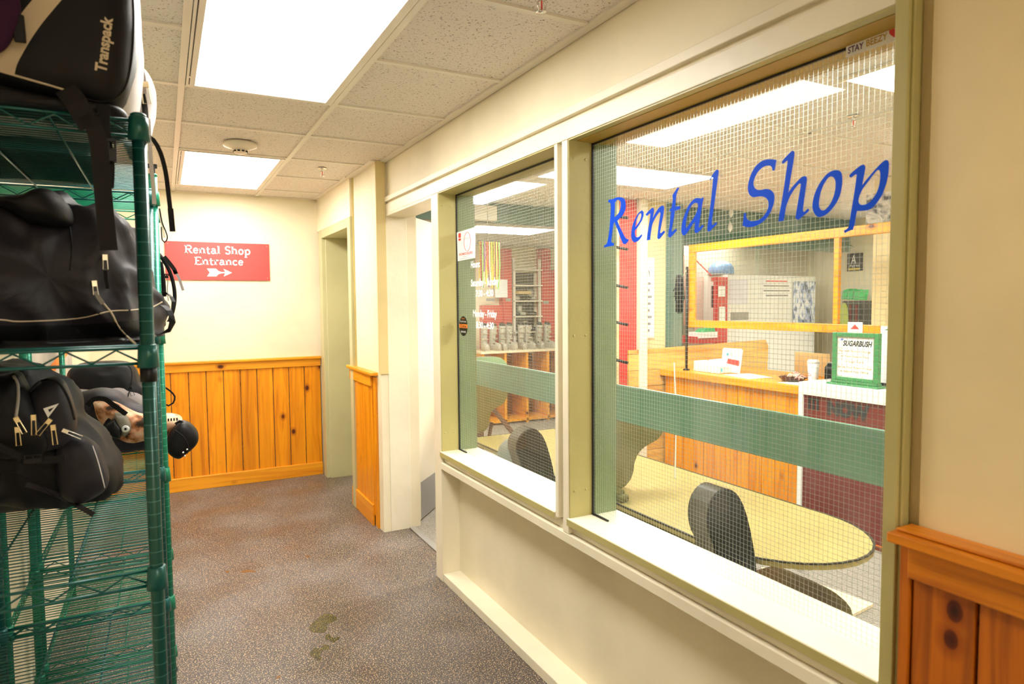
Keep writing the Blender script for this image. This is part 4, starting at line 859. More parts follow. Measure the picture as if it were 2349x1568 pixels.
# shop lights
def slight(x0, y0, x1, y1, z, label, gm=None):
    t = thing('ceiling_light', label, 'ceiling light', ((x0+x1)/2, (y0+y1)/2, z)); f = MB(); e = .03
    f.box((x0, y0, z-.006), (x0+e, y1, z+.004)); f.box((x1-e, y0, z-.006), (x1, y1, z+.004)); f.box((x0+e, y0, z-.006), (x1-e, y0+e, z+.004)); f.box((x0+e, y1-e, z-.006), (x1-e, y1, z+.004))
    f.build('frame', WHITEM, t, bevel=.001); MB().box((x0+e, y0+e, z-.005), (x1-e, y1-e, z-.001)).build('diffuser', gm or GLOWS, t); return t
slight(2.45, .58, 3.06, 1.80, 2.37, 'shop ceiling light cut by the right jamb under the sticker')
slight(2.34, 3.50, 3.57, 4.10, 2.37, 'shop ceiling light above the word Rental')
slight(2.55, 5.50, 3.45, 6.10, 2.194, 'shop light in the lower grey ceiling seen through the narrower window')
slight(4.62, 4.98, 5.6, 5.3, 2.12, 'shop light glowing just over the orange frame by the soffit', GLOWD)
slight(5.1, 2.2, 6.3, 2.8, 2.37, 'added unseen shop ceiling light behind the partition')  # added out of view to keep the office lit

# counter
t = thing('service_counter', 'pine board counter with a thick orange top in the shop', 'counter', (4.2, 3.9, 0))
b = MB(); n = 13
for k in range(n): y0 = 3.0+(4.58-3.0)*k/n; b.box((3.985, y0+.002, .0), (4.0, y0+(4.58-3.0)/n-.002, .81))
b.box((3.995, 3.0, 0), (4.02, 4.58, .81)); b.build('front_boards', PINEV, t, bevel=.002)
MB().box((4.02, 2.0, 0), (4.6, 4.56, .81)).build('carcass', CARD, t)
MB().box((3.945, 1.9, .815), (4.68, 4.61, .875)).build('countertop', PINEO, t, bevel=.006)
MB().box((3.99, 2.95, .79), (4.0, 4.58, .815)).build('painted_shade_strip', BROWNW, t)  # dark strip painted for the shade under the countertop edge
# white framed maroon display unit
t = thing('display_unit', 'white framed maroon front panel with dark lettering standing before the counter', 'display unit', (3.8, 2.2, 0))
MBs([((3.62, 1.2, .875), (3.93, 2.88, .955)), ((3.62, 2.845, 0), (3.93, 2.88, .875)), ((3.64, 1.2, .0), (3.93, 2.845, .02)), ((3.66, 1.2, .02), (3.93, 2.84, .875))]).build('white_frame', WHITE, t, bevel=.003)
MB().box((3.632, 1.2, .02), (3.66, 2.845, .875)).build('maroon_panel', MAROON, t)
b = MB(); text(b, 'NOW', (3.6305, 2.675, .775), U_, V_, .28, .08, bold=.085); b.build('dark_lettering', INK, t)
b = MB()
for k in range(3): b.box((3.630, 2.735+.03*k, .785), (3.6318, 2.752+.03*k, .845+.004*k))
b.box((3.630, 2.735, .845), (3.6318, 2.812, .86)); b.build('dark_logo_bars', INK, t)
MB().box((3.6295, 1.3, .045), (3.6315, 2.7, .052)).build('scratched_edge', ORANGE, t)

# plank wall of the office behind the counter
t = thing('plank_bench_back', 'light pine tongue and groove half wall behind the counter', 'half wall', (4.35, 4.42, 0))
b = MB()
for k in range(8): b.prism([(3.60, .002+.145*k), (5.32+.004*k, .002+.145*k), (5.32+.004*k, min(.143+.145*k+(.01 if k == 6 else 0), 1.09)), (3.60, min(.143+.145*k, 1.055))] if k < 7 else [(3.60, 1.017), (5.35, 1.017), (5.31, 1.09), (3.60, 1.052)], (0, 4.635, 0), (1, 0, 0), (0, 0, 1), (0, -.022, 0))
b.build('planks', PINEL, t, bevel=.002)

# orange framed screen over the counter
t = thing('counter_screen', 'orange pine framed clear screen standing over the counter', 'screen', (4.1, 3.5, .875))
def pY(x, y): p = on(x, y, 'x', 4.10); return p
zt = 1.945
MB().box((4.08, 4.335, 1.25), (4.12, 4.395, 1.97)).build('end_post', PINEO, t, bevel=.003)
MB().box((4.08, 1.9, 1.905), (4.12, 4.335, 1.97)).build('top_rail', PINEO, t, bevel=.003)
MB().box((4.075, 1.9, 1.255), (4.125, 4.40, 1.315)).build('bottom_rail', PINEO, t, bevel=.003)
MB().box((4.085, 2.945, 1.315), (4.115, 2.985, 1.905)).build('mullion', PINEO, t, bevel=.003)
MB().add([(4.1, 1.9, 1.31), (4.1, 4.34, 1.31), (4.1, 4.34, 1.91), (4.1, 1.9, 1.91)], [(0, 1, 2, 3)]).build('clear_sheet', PLEX, t)
MB().tube([(4.05, 4.38, .875), (4.05, 4.38, 1.78)], .012, 12).lathe([(.03, .875), (.028, .885), (.012, .89)], (4.05, 4.38, 0), 16).build('black_pole', BLACKM, t, smooth=True)
for y in (1.95,): MB().tube([(4.05, y, .875), (4.05, y, 1.27)], .012, 12).build('black_pole', BLACKM, t, smooth=True)
t = thing('glove_bunch', 'bunch of black gloves hanging from the black pole', 'gloves', (4.02, 4.42, 1.5))
MB().tube([(4.04, 4.38, 1.75), (4.03, 4.40, 1.70)], .006, 8).build('hook', CHROME, t)
for i, (dx, dz, ln) in enumerate(((-.02, 0, .17), (.0, -.03, .20), (.015, .02, .15), (-.03, -.06, .17))):
    b = MB(); cx, cy, cz = 4.01+dx*.4, 4.43+dx, 1.60+dz
    b.tube([(cx, cy, cz+.09), (cx, cy, cz+.03), (cx, cy, cz-.04), (cx, cy, cz-.07)], [.022, .030, .036, .022], 10)
    for k in range(4): b.tube([(cx, cy-.024+.016*k, cz-.05), (cx-.006, cy-.03+.019*k, cz-.10), (cx-.008, cy-.033+.021*k, cz-ln+.01*abs(k-1.5))], [.010, .009, .006], 8)
    b.tube([(cx, cy+.03, cz-.0), (cx-.01, cy+.055, cz-.05)], [.010, .007], 8)
    b.build('glove', FBLACK if i % 2 else FBLACK2, t, smooth=True)

# things on the counter
ZC = .875
t = thing('rental_form_box', 'white open cardboard box of forms with red stripes on the counter', 'box', (4.12, 4.05, ZC))
P_ = [on(x, y, 'x', 4.05) for x, y in ((1589, 852), (1663, 857), (1663, 832), (1632, 822), (1629, 824), (1605, 824), (1600, 834), (1590, 836))]
MB().prism([(4.30, .878), (4.00, .878), (4.00, .935), (4.12, .95), (4.30, .965)], (4.06, 0, 0), (0, 1, 0), (0, 0, 1), (.14, 0, 0)).build('tray', WHITE, t, bevel=.002)
MB().prism([(4.16, .88), (3.92, .88), (3.90, 1.0), (3.885, 1.07), (3.91, 1.085), (4.09, 1.083), (4.105, 1.07), (4.11, .99), (4.26, .97), (4.30, .94), (4.30, .88)], (4.20, 0, 0), (0, 1, 0), (0, 0, 1), (.012, 0, 0)).build('header_card', WHITE, t, bevel=.002)
MB().prism([(4.055, .955), (3.92, .94), (3.915, .985), (4.04, .995)], (4.197, 0, 0), (0, 1, 0), (0, 0, 1), (.002, 0, 0)).build('red_stripe', REDINK, t)
b = MB(); text(b, 'D52', (4.196, 4.02, 1.022), U_, V_, .04, .018); b.build('small_text', GREYINK, t)
MB().box((4.196, 4.055, 1.02), (4.1985, 4.035, 1.04)).box((4.058, 3.985, .895), (4.0595, 3.965, .925)).build('blue_marks', CYAN, t)
t = tag(MB().prism([(3.98, 3.62), (4.05, 3.95), (4.30, 3.9), (4.22, 3.60)], (0, 0, ZC+.0005), (1, 0, 0), (0, 1, 0), (0, 0, .001)).build('paper_sheet', PAPER), 'white sheet lying on the counter before the form box', 'paper')
t = tag(MB().prism([(3.97, 3.02), (3.99, 3.36), (4.15, 3.34), (4.12, 3.0)], (0, 0, ZC+.0005), (1, 0, 0), (0, 1, 0), (0, 0, .001)).build('paper_sheet', PAPER), 'white sheet lying on the counter near the brown tray', 'paper')
t = thing('candy_tray', 'dark plastic tray heaped with wrapped sweets on the counter', 'tray', (4.15, 3.38, ZC))
MB().lathe([(.05, 0), (.07, .004), (.10, .03), (.104, .032), (.095, .028), (.066, .008), (0, .006)], (4.16, 3.36, ZC), 28).build('tray', mat('brown_plastic', (.10, .03, .02), .3), t, smooth=True)
t2 = []
random.seed(3)
for k in range(26):
    q = random.random()*math.tau; r = .07*random.random()**.5; c = Vector((4.16+r*math.cos(q), 3.34+r*math.sin(q), ZC+.026+.035*(1-r/.07)+random.random()*.008))
    b = MB(); b.lathe([(.001, -.018), (.009, -.016), (.003, -.010), (.008, -.006), (.009, 0), (.008, .006), (.003, .010), (.009, .016), (.001, .018)], (0, 0, 0), 8)
    M_ = Matrix.Rotation(random.random()*6, 3, 'X') @ Matrix.Rotation(random.random()*6, 3, 'Y'); b.v = [tuple(M_ @ Vector(v)+c) for v in b.v]
    o = b.build('wrapped_sweet', (mat('wrapper_pink', (.8, .45, .4), .35) if k == 0 else t2[0]) if k % 3 else (mat('wrapper_cream', (.8, .66, .5), .35)), smooth=True)
    if k == 0: t2.append(bpy.data.materials.get('wrapper_pink') or o.data.materials[0])
    if k == 0: o.data.materials[0] = mat('wrapper_pink', (.8, .45, .4), .35); t2[0] = o.data.materials[0]
    tag(o, 'wrapped sweet in the heap on the dark counter tray', 'sweet', 'wrapped sweets in the counter tray')
t = thing('paper_cup', 'tall white takeaway cup with red lettering on the counter', 'cup', (4.18, 3.20, ZC))
MB().lathe([(.030, 0), (.031, .002), (.042, .15), (.040, .15), (.030, .005), (0, .004)], (4.18, 3.20, ZC), 28).build('cup_body', WHITE, t, smooth=True)
MB().lathe([(.044, .148), (.045, .158), (.040, .162), (.038, .172), (0, .172)], (4.18, 3.20, ZC), 28).build('lid', WHITE, t, smooth=True)
b = MB(); text(b, 'Co', (4.139, 3.215, ZC+.055), U_, V_, .03, .022, bold=.02); b.build('red_lettering', REDINK, t)
t = tag(MB().lathe([(.03, 0), (.03, .085), (.02, .10), (.008, .105), (.008, .165), (.026, .172), (.026, .186), (.01, .19)], (4.42, 3.16, ZC), 20).build('pump_bottle', WHITE, smooth=True), 'white pump bottle behind the card terminal', 'bottle')
t = thing('receipt_printer', 'black rounded printer with a grey top behind the cables on the counter', 'printer', (4.25, 3.0, ZC))
MB().prism([(4.18, 0), (4.36, 0), (4.36, .13), (4.30, .155), (4.20, .155), (4.165, .125), (4.165, .03)], (0, 2.90, ZC), (1, 0, 0), (0, 0, 1), (0, .20, 0)).build('housing', BLACKP, t, bevel=.008)
MB().box((4.19, 2.91, ZC+.155), (4.30, 3.09, ZC+.162)).build('paper_cover', GREYM, t, bevel=.003)
t = tag(MB().box((3.96, 2.885, ZC), (4.02, 3.00, ZC+.035)).build('card_reader', BLACKP, bevel=.006), 'flat black card reader at the counter edge', 'card reader')
b = MB()
for k in range(5):
    random.seed(20+k); c = Vector((4.06+.02*k, 2.93+.01*k, ZC+.02)); b.tube(dense([c+Vector((.03*math.sin(a*1.3+k), .055*math.cos(a+k)*(1-.05*k), .012+.03*abs(math.sin(a*.7+k)))) for a in [i*.7 for i in range(12)]], .01), .0026, 6)
tag(b.build('cable_tangle', BLACKP, smooth=True), 'tangle of black cables between the printer and the green sign', 'cables')
t = tag(MB().lathe([(.012, 0), (.028, .006), (.03, .018), (.016, .026), (0, .028)], (3.99, 3.06, ZC), 18).tube([(3.99, 3.05, ZC+.012), (3.985, 2.98, ZC+.008)], [.012, .005], 8).build('tape_dispenser', YELLOW, smooth=True), 'small yellow gadget on the counter left of the green sign', 'gadget')
t = tag(MB().prism([(3.66, 1.24-.18)]+[(3.66, 1.06), (3.36, 1.06), (3.36, .885), (3.66, .885)], (4.55, 0, 0), (0, 1, 0), (0, 0, 1), (.03, 0, 0)).build('cardboard_panel', CARD), 'tan cardboard panel leaning behind the tray on the counter', 'cardboard')
# Sugarbush sign in its green frame
ZD = .955
t = thing('counter_sign', 'green framed counter sign reading SUGARBUSH Pay with Resort Charge', 'sign', (3.72, 2.55, ZD))
y0, y1, z0, z1 = 2.400, 2.700, ZD+.028, ZD+.325
MBs([((3.70, y0, z0), (3.735, y0+.028, z1)), ((3.70, y1-.028, z0), (3.735, y1, z1)), ((3.70, y0+.028, z1-.026), (3.735, y1-.028, z1)), ((3.70, y0+.028, z0), (3.735, y1-.028, z0+.022)), ((3.675, y0-.02, ZD), (3.765, y1+.02, ZD+.012)), ((3.69, y0, ZD+.012), (3.745, y1, z0))]).build('green_frame', SIGNGREEN, t, bevel=.003)
MB().box((3.712, y0+.02, z0+.015), (3.72, y1-.02, z1-.018)).build('paper', PAPER, t)
X_ = 3.7112
b = MB(); text(b, 'SUGARBUSH', (X_, 2.635, z0+.215), U_, V_, .185, .033, bold=.03, shear=.2); b.build('headline', INK, t)
b = MB(); yy = 2.645
for body, a, wd, z in (('Pay with Resort Charge', 2.658, .205, .178), ('on Your Season Pass', 2.65, .185, .146), ('or Sugar Card', 2.623, .125, .114), ('Set Up Your Resort Charge', 2.668, .225, .078), ('at Season Pass Office', 2.65, .185, .052)): text(b, body, (X_, a, z0+z), U_, V_, wd, .0125, bold=.004)
b.build('body_text', GOLD, t)
b = MB()
for k in range(3): b.strip([(X_, 2.652-.005*k, z0+.248), (X_, 2.643-.006*k, z0+.258)], .002, (1, 0, 0), .001)
b.build('blue_flourish', BLUE, t)
t = thing('cash_register', 'black cash register screen beside the green framed sign', 'cash register', (4.3, 2.3, ZC))
MB().box((4.2, 2.15, ZC), (4.4, 2.55, ZC+.10)).build('base', BLACKP, t, bevel=.006); MB().box((4.20, 2.12, ZC+.12), (4.24, 2.56, ZC+.36)).build('screen_back', BLACKP, t, bevel=.01); MB().tube([(4.25, 2.33, ZC+.1), (4.235, 2.33, ZC+.2)], .02, 10).build('stand', BLACKP, t)
for i, (yy, m, lab) in enumerate(((2.66, PAPER, 'white card with a red mark'), (2.44, PAPER, 'white and green card'))):
    t = thing('info_card', lab+' propped behind the green framed sign', 'card', (3.88, yy, ZD)); MB().box((3.86, yy-.05, ZD+.02+.0), (3.863, yy+.05, ZD+.385-.02*i)).build('card', m, t)
    MB().box((3.84, yy-.03, ZD), (3.885, yy+.03, ZD+.02)).build('foot', BLACKP, t)
    MB().prism([(yy-.03, ZD+.34), (yy+.03, ZD+.34), (yy, ZD+.37-.02*i)], (3.859, 0, 0), (0, 1, 0), (0, 0, 1), (.0008, 0, 0)).build('mark', REDINK if i == 0 else SIGNGREEN, t)
tag(MB().tube(dense([(2.60, 2.90, .4515), (2.61, 2.905, .8), (2.60, 2.91, 1.08), (2.602, 2.915, 1.125)]), .0045, 8).build('white_wand', WHITE, smooth=True), 'thin white wand rising above the green board in the big window', 'wand')

# office behind the screen (plane Y = 5.35 wall and pieces before it)
YO = 5.25
def rect_y(px0, px1, Y, th=.02):
    a, c = on(px0[0], px0[1], 'y', Y), on(px1[0], px1[1], 'y', Y); return (a.x, Y, c.z), (c.x, Y+th, a.z)
t = thing('white_cabinet', 'tall white metal cabinet with papers taped on behind the screen', 'cabinet', (5.8, 5.1, 0))
a, c = rect_y((1669, 630), (1866, 900), 4.98, .34); MB().box((a[0], a[1], 0), (c[0], c[1], c[2])).build('body', WHITE, t, bevel=.004)
def onx(px0, px1, name, m, Y=4.975): a, c = rect_y(px0, px1, Y, .004); return MB().box(a, c).build(name, m, t)
onx((1675, 640), (1715, 697), 'pale_lavender_sheet', mat('lavender_paper', (.74, .74, .86), .6)); onx((1746, 634), (1814, 685), 'notice_sheet', PAPER, 4.974)
b = MB()
for k, (xa, xb) in enumerate(((1757, 1806), (1752, 1810), (1752, 1811), (1757, 1808))):
    aa, cc = rect_y((xa, 643+k*11), (xb, 646+k*11), 4.972, .002); b.box(aa, cc)
b.build('notice_text', GREYINK, t)
aa, cc = rect_y((1757, 643), (1806, 646), 4.970, .001); MB().box(aa, cc).build('notice_headline', REDINK, t)
onx((1677, 716), (1717, 733), 'name_plate', GREYM)
t = thing('ski_poster', 'blue and white photo poster taped to the white cabinet', 'poster', (6.2, 4.96, 1.5))
pm = mat('poster_print', (.5, .6, .8), .4); nn = N(pm, 'ShaderNodeTexNoise', Scale=9, Detail=4, Distortion=1.5); L(pm, coord(pm, (1.6, 1, .7), 'World'), nn.inputs[0]); basecol(pm, ramp(pm, nn.outputs[0], [(.38, (.06, .08, .16)), (.46, (.4, .5, .8)), (.54, (.9, .92, 1)), (1, (1, 1, 1))]))
a, c = rect_y((1821, 645), (1869, 738), 4.965, .004); MB().box(a, c).build('print', pm, t)
t = thing('ski_helmet', 'pale blue ski helmet on top of the white cabinet', 'helmet', (5.3, 5.1, 1.8))
c = on(1662, 628, 'y', 5.05); zc = on(1669, 630, 'y', 4.98).z
MB().lathe([(.12, 0), (.135, .03), (.13, .08), (.10, .125), (.05, .15), (0, .155)], (c.x+.05, 5.15, zc), 28).build('shell', BLUEG, t, smooth=True)
MB().lathe([(.115, -.002), (.137, .004), (.137, .016), (.125, .02)], (c.x+.05, 5.15, zc+.001), 28).build('rim', GREYM, t, smooth=True)
t = thing('red_shelf', 'red shelf with white papers and a green item beside the white cabinet', 'shelf unit', (5.1, 5.0, 0))
a, c = rect_y((1645, 635), (1668, 800), 4.9, .05); MB().box((a[0], a[1], 0), (c[0], c[1], c[2])).build('upright', RED, t, bevel=.003)
a, c = rect_y((1594, 772), (1668, 785), 4.85, .3); MB().box(a, c).build('shelf_board', RED, t, bevel=.003)
a, c = rect_y((1634, 636), (1668, 646), 4.88, .02); MB().box(a, c).build('top_rail', RED, t, bevel=.002)
def item(px0, px1, Y, name, m, label, cat, th=.01):
    a, c = rect_y(px0, px1, Y, th); return tag(MB().box(a, c).build(name, m, bevel=.0015), label, cat)
item((1648, 656), (1664, 680), 4.89, 'pinned_paper', PAPER, 'white paper on the red upright, the upper one', 'paper', .004)
item((1650, 703), (1664, 738), 4.89, 'pinned_paper', PAPER, 'white paper on the red upright, the lower one', 'paper', .004)
a, c = rect_y((1608, 752), (1645, 765), 4.84, .1); tag(MB().prism([(a[0], a[2]), (c[0], a[2]), (c[0]-.03, c[2]), (a[0]+.05, c[2]-.01), (a[0], c[2]-.04)], (0, 4.84, 0), (1, 0, 0), (0, 0, 1), (0, .1, 0)).build('green_bag', GREENP, bevel=.01), 'bright green lump on the red shelf', 'bag')
item((1604, 762), (1646, 774), 4.83, 'paper_pile', PAPER, 'pile of white papers on the red shelf below the green lump', 'papers', .15)
item((1596, 612), (1640, 770), 5.325, 'pink_board', mat('pale_pink', (.80, .55, .48), .6), 'pale pink board on the office wall left of the red upright', 'board', .02)
item((1570, 585), (1585, 745), 5.325, 'pink_board', mat('pale_salmon', (.78, .45, .36), .6), 'narrow salmon board behind the black gloves', 'board', .02)
item((1636, 655), (1642, 705), 5.0, 'blue_jacket_strip', FNAVY, 'thin dark strip of clothing beside the red upright', 'clothing', .03)
# right of the mullion: white wall, poster, cups, board, wardrobe edge
t = thing('black_wall_poster', 'small black framed picture on the pale wall right of the screen mullion', 'poster', (6.8, 4.8, 1.9))
a, b_ = on(1945, 582, 'x', 6.84), on(1978, 620, 'x', 6.84); MB().box((6.83, b_.y, b_.z), (6.85, a.y, a.z)).build('panel', INK, t)
b = MB(); text(b, 'A', (6.828, a.y-.05, b_.z+.08), U_, V_, .06, .1); text(b, 'Apres', (6.828, a.y-.03, b_.z+.045), U_, V_, .12, .03); b.build('white_mark', VWHITE, t); MB().box((6.828, b_.y+.02, b_.z+.01), (6.83, a.y-.02, b_.z+.03)).build('yellow_line', YELLOW, t)
for k, (x, w_) in enumerate(((1931, 12), (1943, 13), (1957, 13))):
    a, b_ = on(x, 662+k, 'x', 6.5), on(x+w_-1.5, 686+k, 'x', 6.5); tag(MB().prism([(a.y, b_.z), (b_.y, b_.z), (b_.y-.02, a.z), (a.y-.01, a.z-.02)], (6.5, 0, 0), (0, 1, 0), (0, 0, 1), (.15, 0, 0)).build('boot_crate', GREENP, bevel=.004), 'bright green plastic bin on the dark rack', 'bin', 'green bins on the dark rack')
t = thing('dark_rack', 'dark rack under the green bins behind the screen', 'rack', (6.6, 4.3, 0)); a, b_ = on(1929, 690, 'x', 6.48), on(1972, 740, 'x', 6.48)
MB().box((6.5, b_.y, .9), (6.8, a.y, a.z)).build('rack_body', BLACKM, t, bevel=.004)
b = MB()
for k in range(4): b.box((6.485, b_.y+.04+k*.07, .95), (6.5, b_.y+.06+k*.07, a.z-.04))
b.build('red_and_grey_slots', MAROON, t)
a = on(1937, 694, 'x', 6.46); e = [(a.y+.05*math.cos(q), a.z-.17+.17*math.sin(q)) for q in [i*math.tau/24 for i in range(24)]]
tag(MB().prism(e, (6.45, 0, 0), (0, 1, 0), (0, 0, 1), (.012, 0, 0)).build('snowboard_tip', LIME), 'lime green snowboard tip standing before the dark rack', 'snowboard')
t = thing('black_and_white_poster', 'black and white photo poster above the orange frame on the yellow partition', 'poster', (4.7, 2.9, 2.1))
bw = mat('bw_print', (.4, .4, .38), .5); nn = N(bw, 'ShaderNodeTexNoise', Scale=7, Detail=5, Distortion=2); L(bw, coord(bw, (1, 1, 1), 'World'), nn.inputs[0]); basecol(bw, ramp(bw, nn.outputs[0], [(.38, (.05, .05, .05)), (.5, (.45, .43, .38)), (.62, (.78, .76, .68))]))
a, b_ = on(1988, 447, 'x', 4.716), on(2060, 505, 'x', 4.716); MB().box((4.712, b_.y, b_.z), (4.72, a.y, a.z)).build('print', bw, t)
# garland, bulbs and hanging things under the soffit
g_ = MB(); random.seed(5)
for k in range(260):
    f = random.random(); x = 4.5+2.3*f; c = Vector((x, 4.77+random.uniform(-.02, .01), 2.10+.03*math.sin(x*9)+random.uniform(-.035, .035))); d = Vector((random.uniform(-1, 1), random.uniform(-1, .2), random.uniform(-1, 1))).normalized()*.05
    s_ = d.cross(Vector((.3, .9, .1))).normalized()*.006; g_.add([c-s_, c+s_, c+d], [(0, 1, 2)])
tag(g_.build('garland', painted('garland_green', (.05, .16, .09), .6)), 'green tinsel garland along the dark soffit', 'garland', kind='stuff')
for i, (x, y) in enumerate(((1677, 486), (1675, 520))):
    p = on(x, y, 'y', 4.72); tag(MB().lathe([(.004, .05), (.012, .03), (.022, 0), (.02, -.025), (.006, -.05), (0, -.055)], p, 12).build('ornament_bulb', WHITE, smooth=True), 'white %s ornament hanging before the dark soffit' % ('upper' if i == 0 else 'lower'), 'ornament')
tag(MB().tube([on(1585, 585, 'y', 4.9), on(1632, 632, 'y', 4.9)], .006, 8).build('cord', REDINK), 'thin red cord slanting across the upper part of the screen', 'cord')

# bench with scalloped ends, green board and pale seat near the window ------
BGREEN = painted('bench_green', (.12, .27, .19), .3, 20, .15); BOLIVE = painted('bench_shaded_olive', (.13, .115, .03), .4, 20, .15)  # olive is darkened for the shade on end panels and lower shelf
PALE = painted('pale_bench_top', (.42, .34, .115), .35, 20, .1); DEDGE = mat('dark_edge', (.015, .013, .006), .4)
t = thing('scalloped_bench', 'long green topped bench with dark scalloped end panels inside the window', 'bench', (2.2, 3.0, 0))
MB().box((1.985, .95, .888), (2.005, 4.9, 1.068)).build('green_back_board', BGREEN, t, bevel=.003)
def on_y(l, Y): return [(p.x, p.z) for p in (on(x, y, 'y', Y) for x, y in l)]
pr1 = on_y([(1525, 968), (1523, 985), (1512, 1004), (1496, 1015), (1480, 1024), (1464, 1040), (1456, 1060), (1453, 1080), (1446, 1100), (1432, 1116), (1411, 1125)], 2.87)
pr1 = [(2.01, .88), (2.30, .88), (2.53, .86)]+pr1+[(2.10, .452), (2.01, .452)]
MB().prism(smooth_poly(pr1, 3, 55), (0, 2.87, 0), (1, 0, 0), (0, 0, 1), (0, .05, 0)).build('end_panel', BOLIVE, t, bevel=.003)
pr2 = on_y([(1087, 822), (1100, 819), (1130, 818), (1148, 820), (1160, 830), (1168, 850), (1168, 890), (1160, 918), (1148, 930), (1130, 940), (1124, 955), (1122, 972), (1112, 988), (1090, 995)], 4.67)
MB().prism(smooth_poly([(2.01, 1.05)]+pr2+[(2.01, .45)], 3, 55), (0, 4.67, 0), (1, 0, 0), (0, 0, 1), (0, .05, 0)).build('end_panel', BOLIVE, t, bevel=.003)
hd = [(a, b) for a, b in pr2 if b > .93]; MB().prism([(2.01, .93), (2.01, 1.052)]+hd+[(hd[-1][0], .93)], (0, 4.667, 0), (1, 0, 0), (0, 0, 1), (0, -.004, 0)).build('green_panel_head', painted('panel_head_green', (.22, .36, .20), .4), t)
MBs([((2.03, 4.66, 0), (2.09, 4.72, .47))]).build('leg', BOLIVE, t, bevel=.003)
# pale oval-ended seat
def oval(z, x0, x1, yr, yl, o=0):
    xm = (x0+x1)/2; r = (x1-x0)/2; pts = [(x0-o, yl), ]
    for k in range(17): q = math.pi*k/16; pts.append((xm-(r+o)*math.cos(q), yr+r*1.1-(r*1.1+o)*math.sin(q)))
    return pts+[(x1+o, yl)]
t = thing('pale_seat', 'pale yellow low platform with a rounded dark-edged end inside the window', 'platform', (2.4, 2.6, 0))
MB().prism(oval(0, 2.015, 2.79, 1.62, 4.55), (0, 0, .425), (1, 0, 0), (0, 1, 0), (0, 0, .025)).build('top', PALE, t)
MB().prism(oval(0, 2.015, 2.79, 1.62, 4.55, .004), (0, 0, .4465), (1, 0, 0), (0, 1, 0), (0, 0, .0055), holes=[oval(0, 2.015, 2.79, 1.62, 4.549, -.006)]).build('dark_edging', DEDGE, t)
MB().prism(oval(0, 2.06, 2.74, 1.70, 2.3), (0, 0, .10), (1, 0, 0), (0, 1, 0), (0, 0, .02)).build('lower_shelf', BOLIVE, t)
MBs([((2.38, 2.4, 0), (2.42, 4.4, .425))]).build('support', BOLIVE, t)
# black padded arms
for Yp, lab in ((1.80, 'black rounded padded upright in the big window, the nearer one'), (3.20, 'black rounded padded upright in the narrower window')):
    s = Yp/1.80*1.0
    if Yp < 2: o2 = on_y([(1735, 1303), (1728, 1250), (1718, 1200), (1706, 1160), (1690, 1132), (1670, 1121), (1650, 1131), (1634, 1155), (1628, 1190), (1632, 1225), (1645, 1262)], Yp)
    else: o2 = on_y([(1278, 1130), (1268, 1070), (1256, 1025), (1244, 998), (1226, 983), (1206, 990), (1190, 1010), (1188, 1035), (1196, 1060), (1204, 1090)], Yp)
    low = min(b for a, b in o2); o2 = o2+[(o2[-1][0]+.02, .0), (o2[0][0]+.03, .0)]
    t = thing('padded_upright', lab, 'padded upright', (o2[3][0], Yp, 0), 'black padded uprights')
    MB().prism(smooth_poly(o2, 4, 60), (0, Yp, 0), (1, 0, 0), (0, 0, 1), (0, .115, 0)).build('shell', BLACKP, t, bevel=.012)
    MB().prism([(a+(.0), b) for a, b in smooth_poly(o2, 4, 60)], (-.006, Yp+.012, 0), (1, 0, 0), (0, 0, 1), (0, .098, 0)).build('lit_grey_edge', painted('lit_side_grey', (.11, .10, .08), .35, 60, .3), t)  # light on the side edge put into this grey
t = tag(MB().box((2.03, 2.70, .453), (2.09, 2.862, .505)).box((2.03, 2.66, .453), (2.085, 2.70, .49)).build('dark_pad', BOLIVE, bevel=.012), 'small dark padded block on the pale platform by the mullion', 'pad')
q = [on(x, y, 'z', 0) for x, y in ((1430, 1150), (1640, 1240), (1640, 1290), (1430, 1200))]
tag(MB().prism([(p.x, p.y) for p in q], (0, 0, .0045), (1, 0, 0), (0, 1, 0), (0, 0, .002)).build('bright_floor_sheet', PAPER), 'white sheet standing in for bright floor under the pale platform', 'sheet')  # brightness of the floor under the platform put into a white sheet
# plank, mats on floor
q = [on(x, y, 'z', .02) for x, y in ((2004, 1384), (1955, 1409), (1765, 1330), (1745, 1300), (1790, 1306))]
tag(MB().prism([(p.x, p.y) for p in q], (0, 0, .006), (1, 0, 0), (0, 1, 0), (0, 0, .014)).build('plywood_offcut', PLY), 'pale plywood offcut with a pointed corner on the shop floor', 'plank')
q = [on(x, y, 'z', .01) for x, y in ((1958, 1253), (1925, 1275), (1880, 1290), (1830, 1302), (1760, 1290), (1790, 1230), (1860, 1215))]
b = MB().prism([(p.x, p.y) for p in q], (0, 0, .006), (1, 0, 0), (0, 1, 0), (0, 0, .012)); t = tag(b.build('folded_mat', CARPETD), 'dark folded mat corner beside the maroon panel', 'mat')
P = [on(x, y, 'z', .02) for x, y in ((1958, 1252), (1925, 1276), (1880, 1291), (1830, 1303))]; MB().tube(dense(P, .02), .007, 8).build('rolled_edge', GREYM, t, smooth=True)
tag(MB().box((3.56, 2.33, .004), (3.60, 2.38, .007)).build('tape_piece', YELLOW), 'bit of yellow tape on the floor by the maroon panel', 'tape')

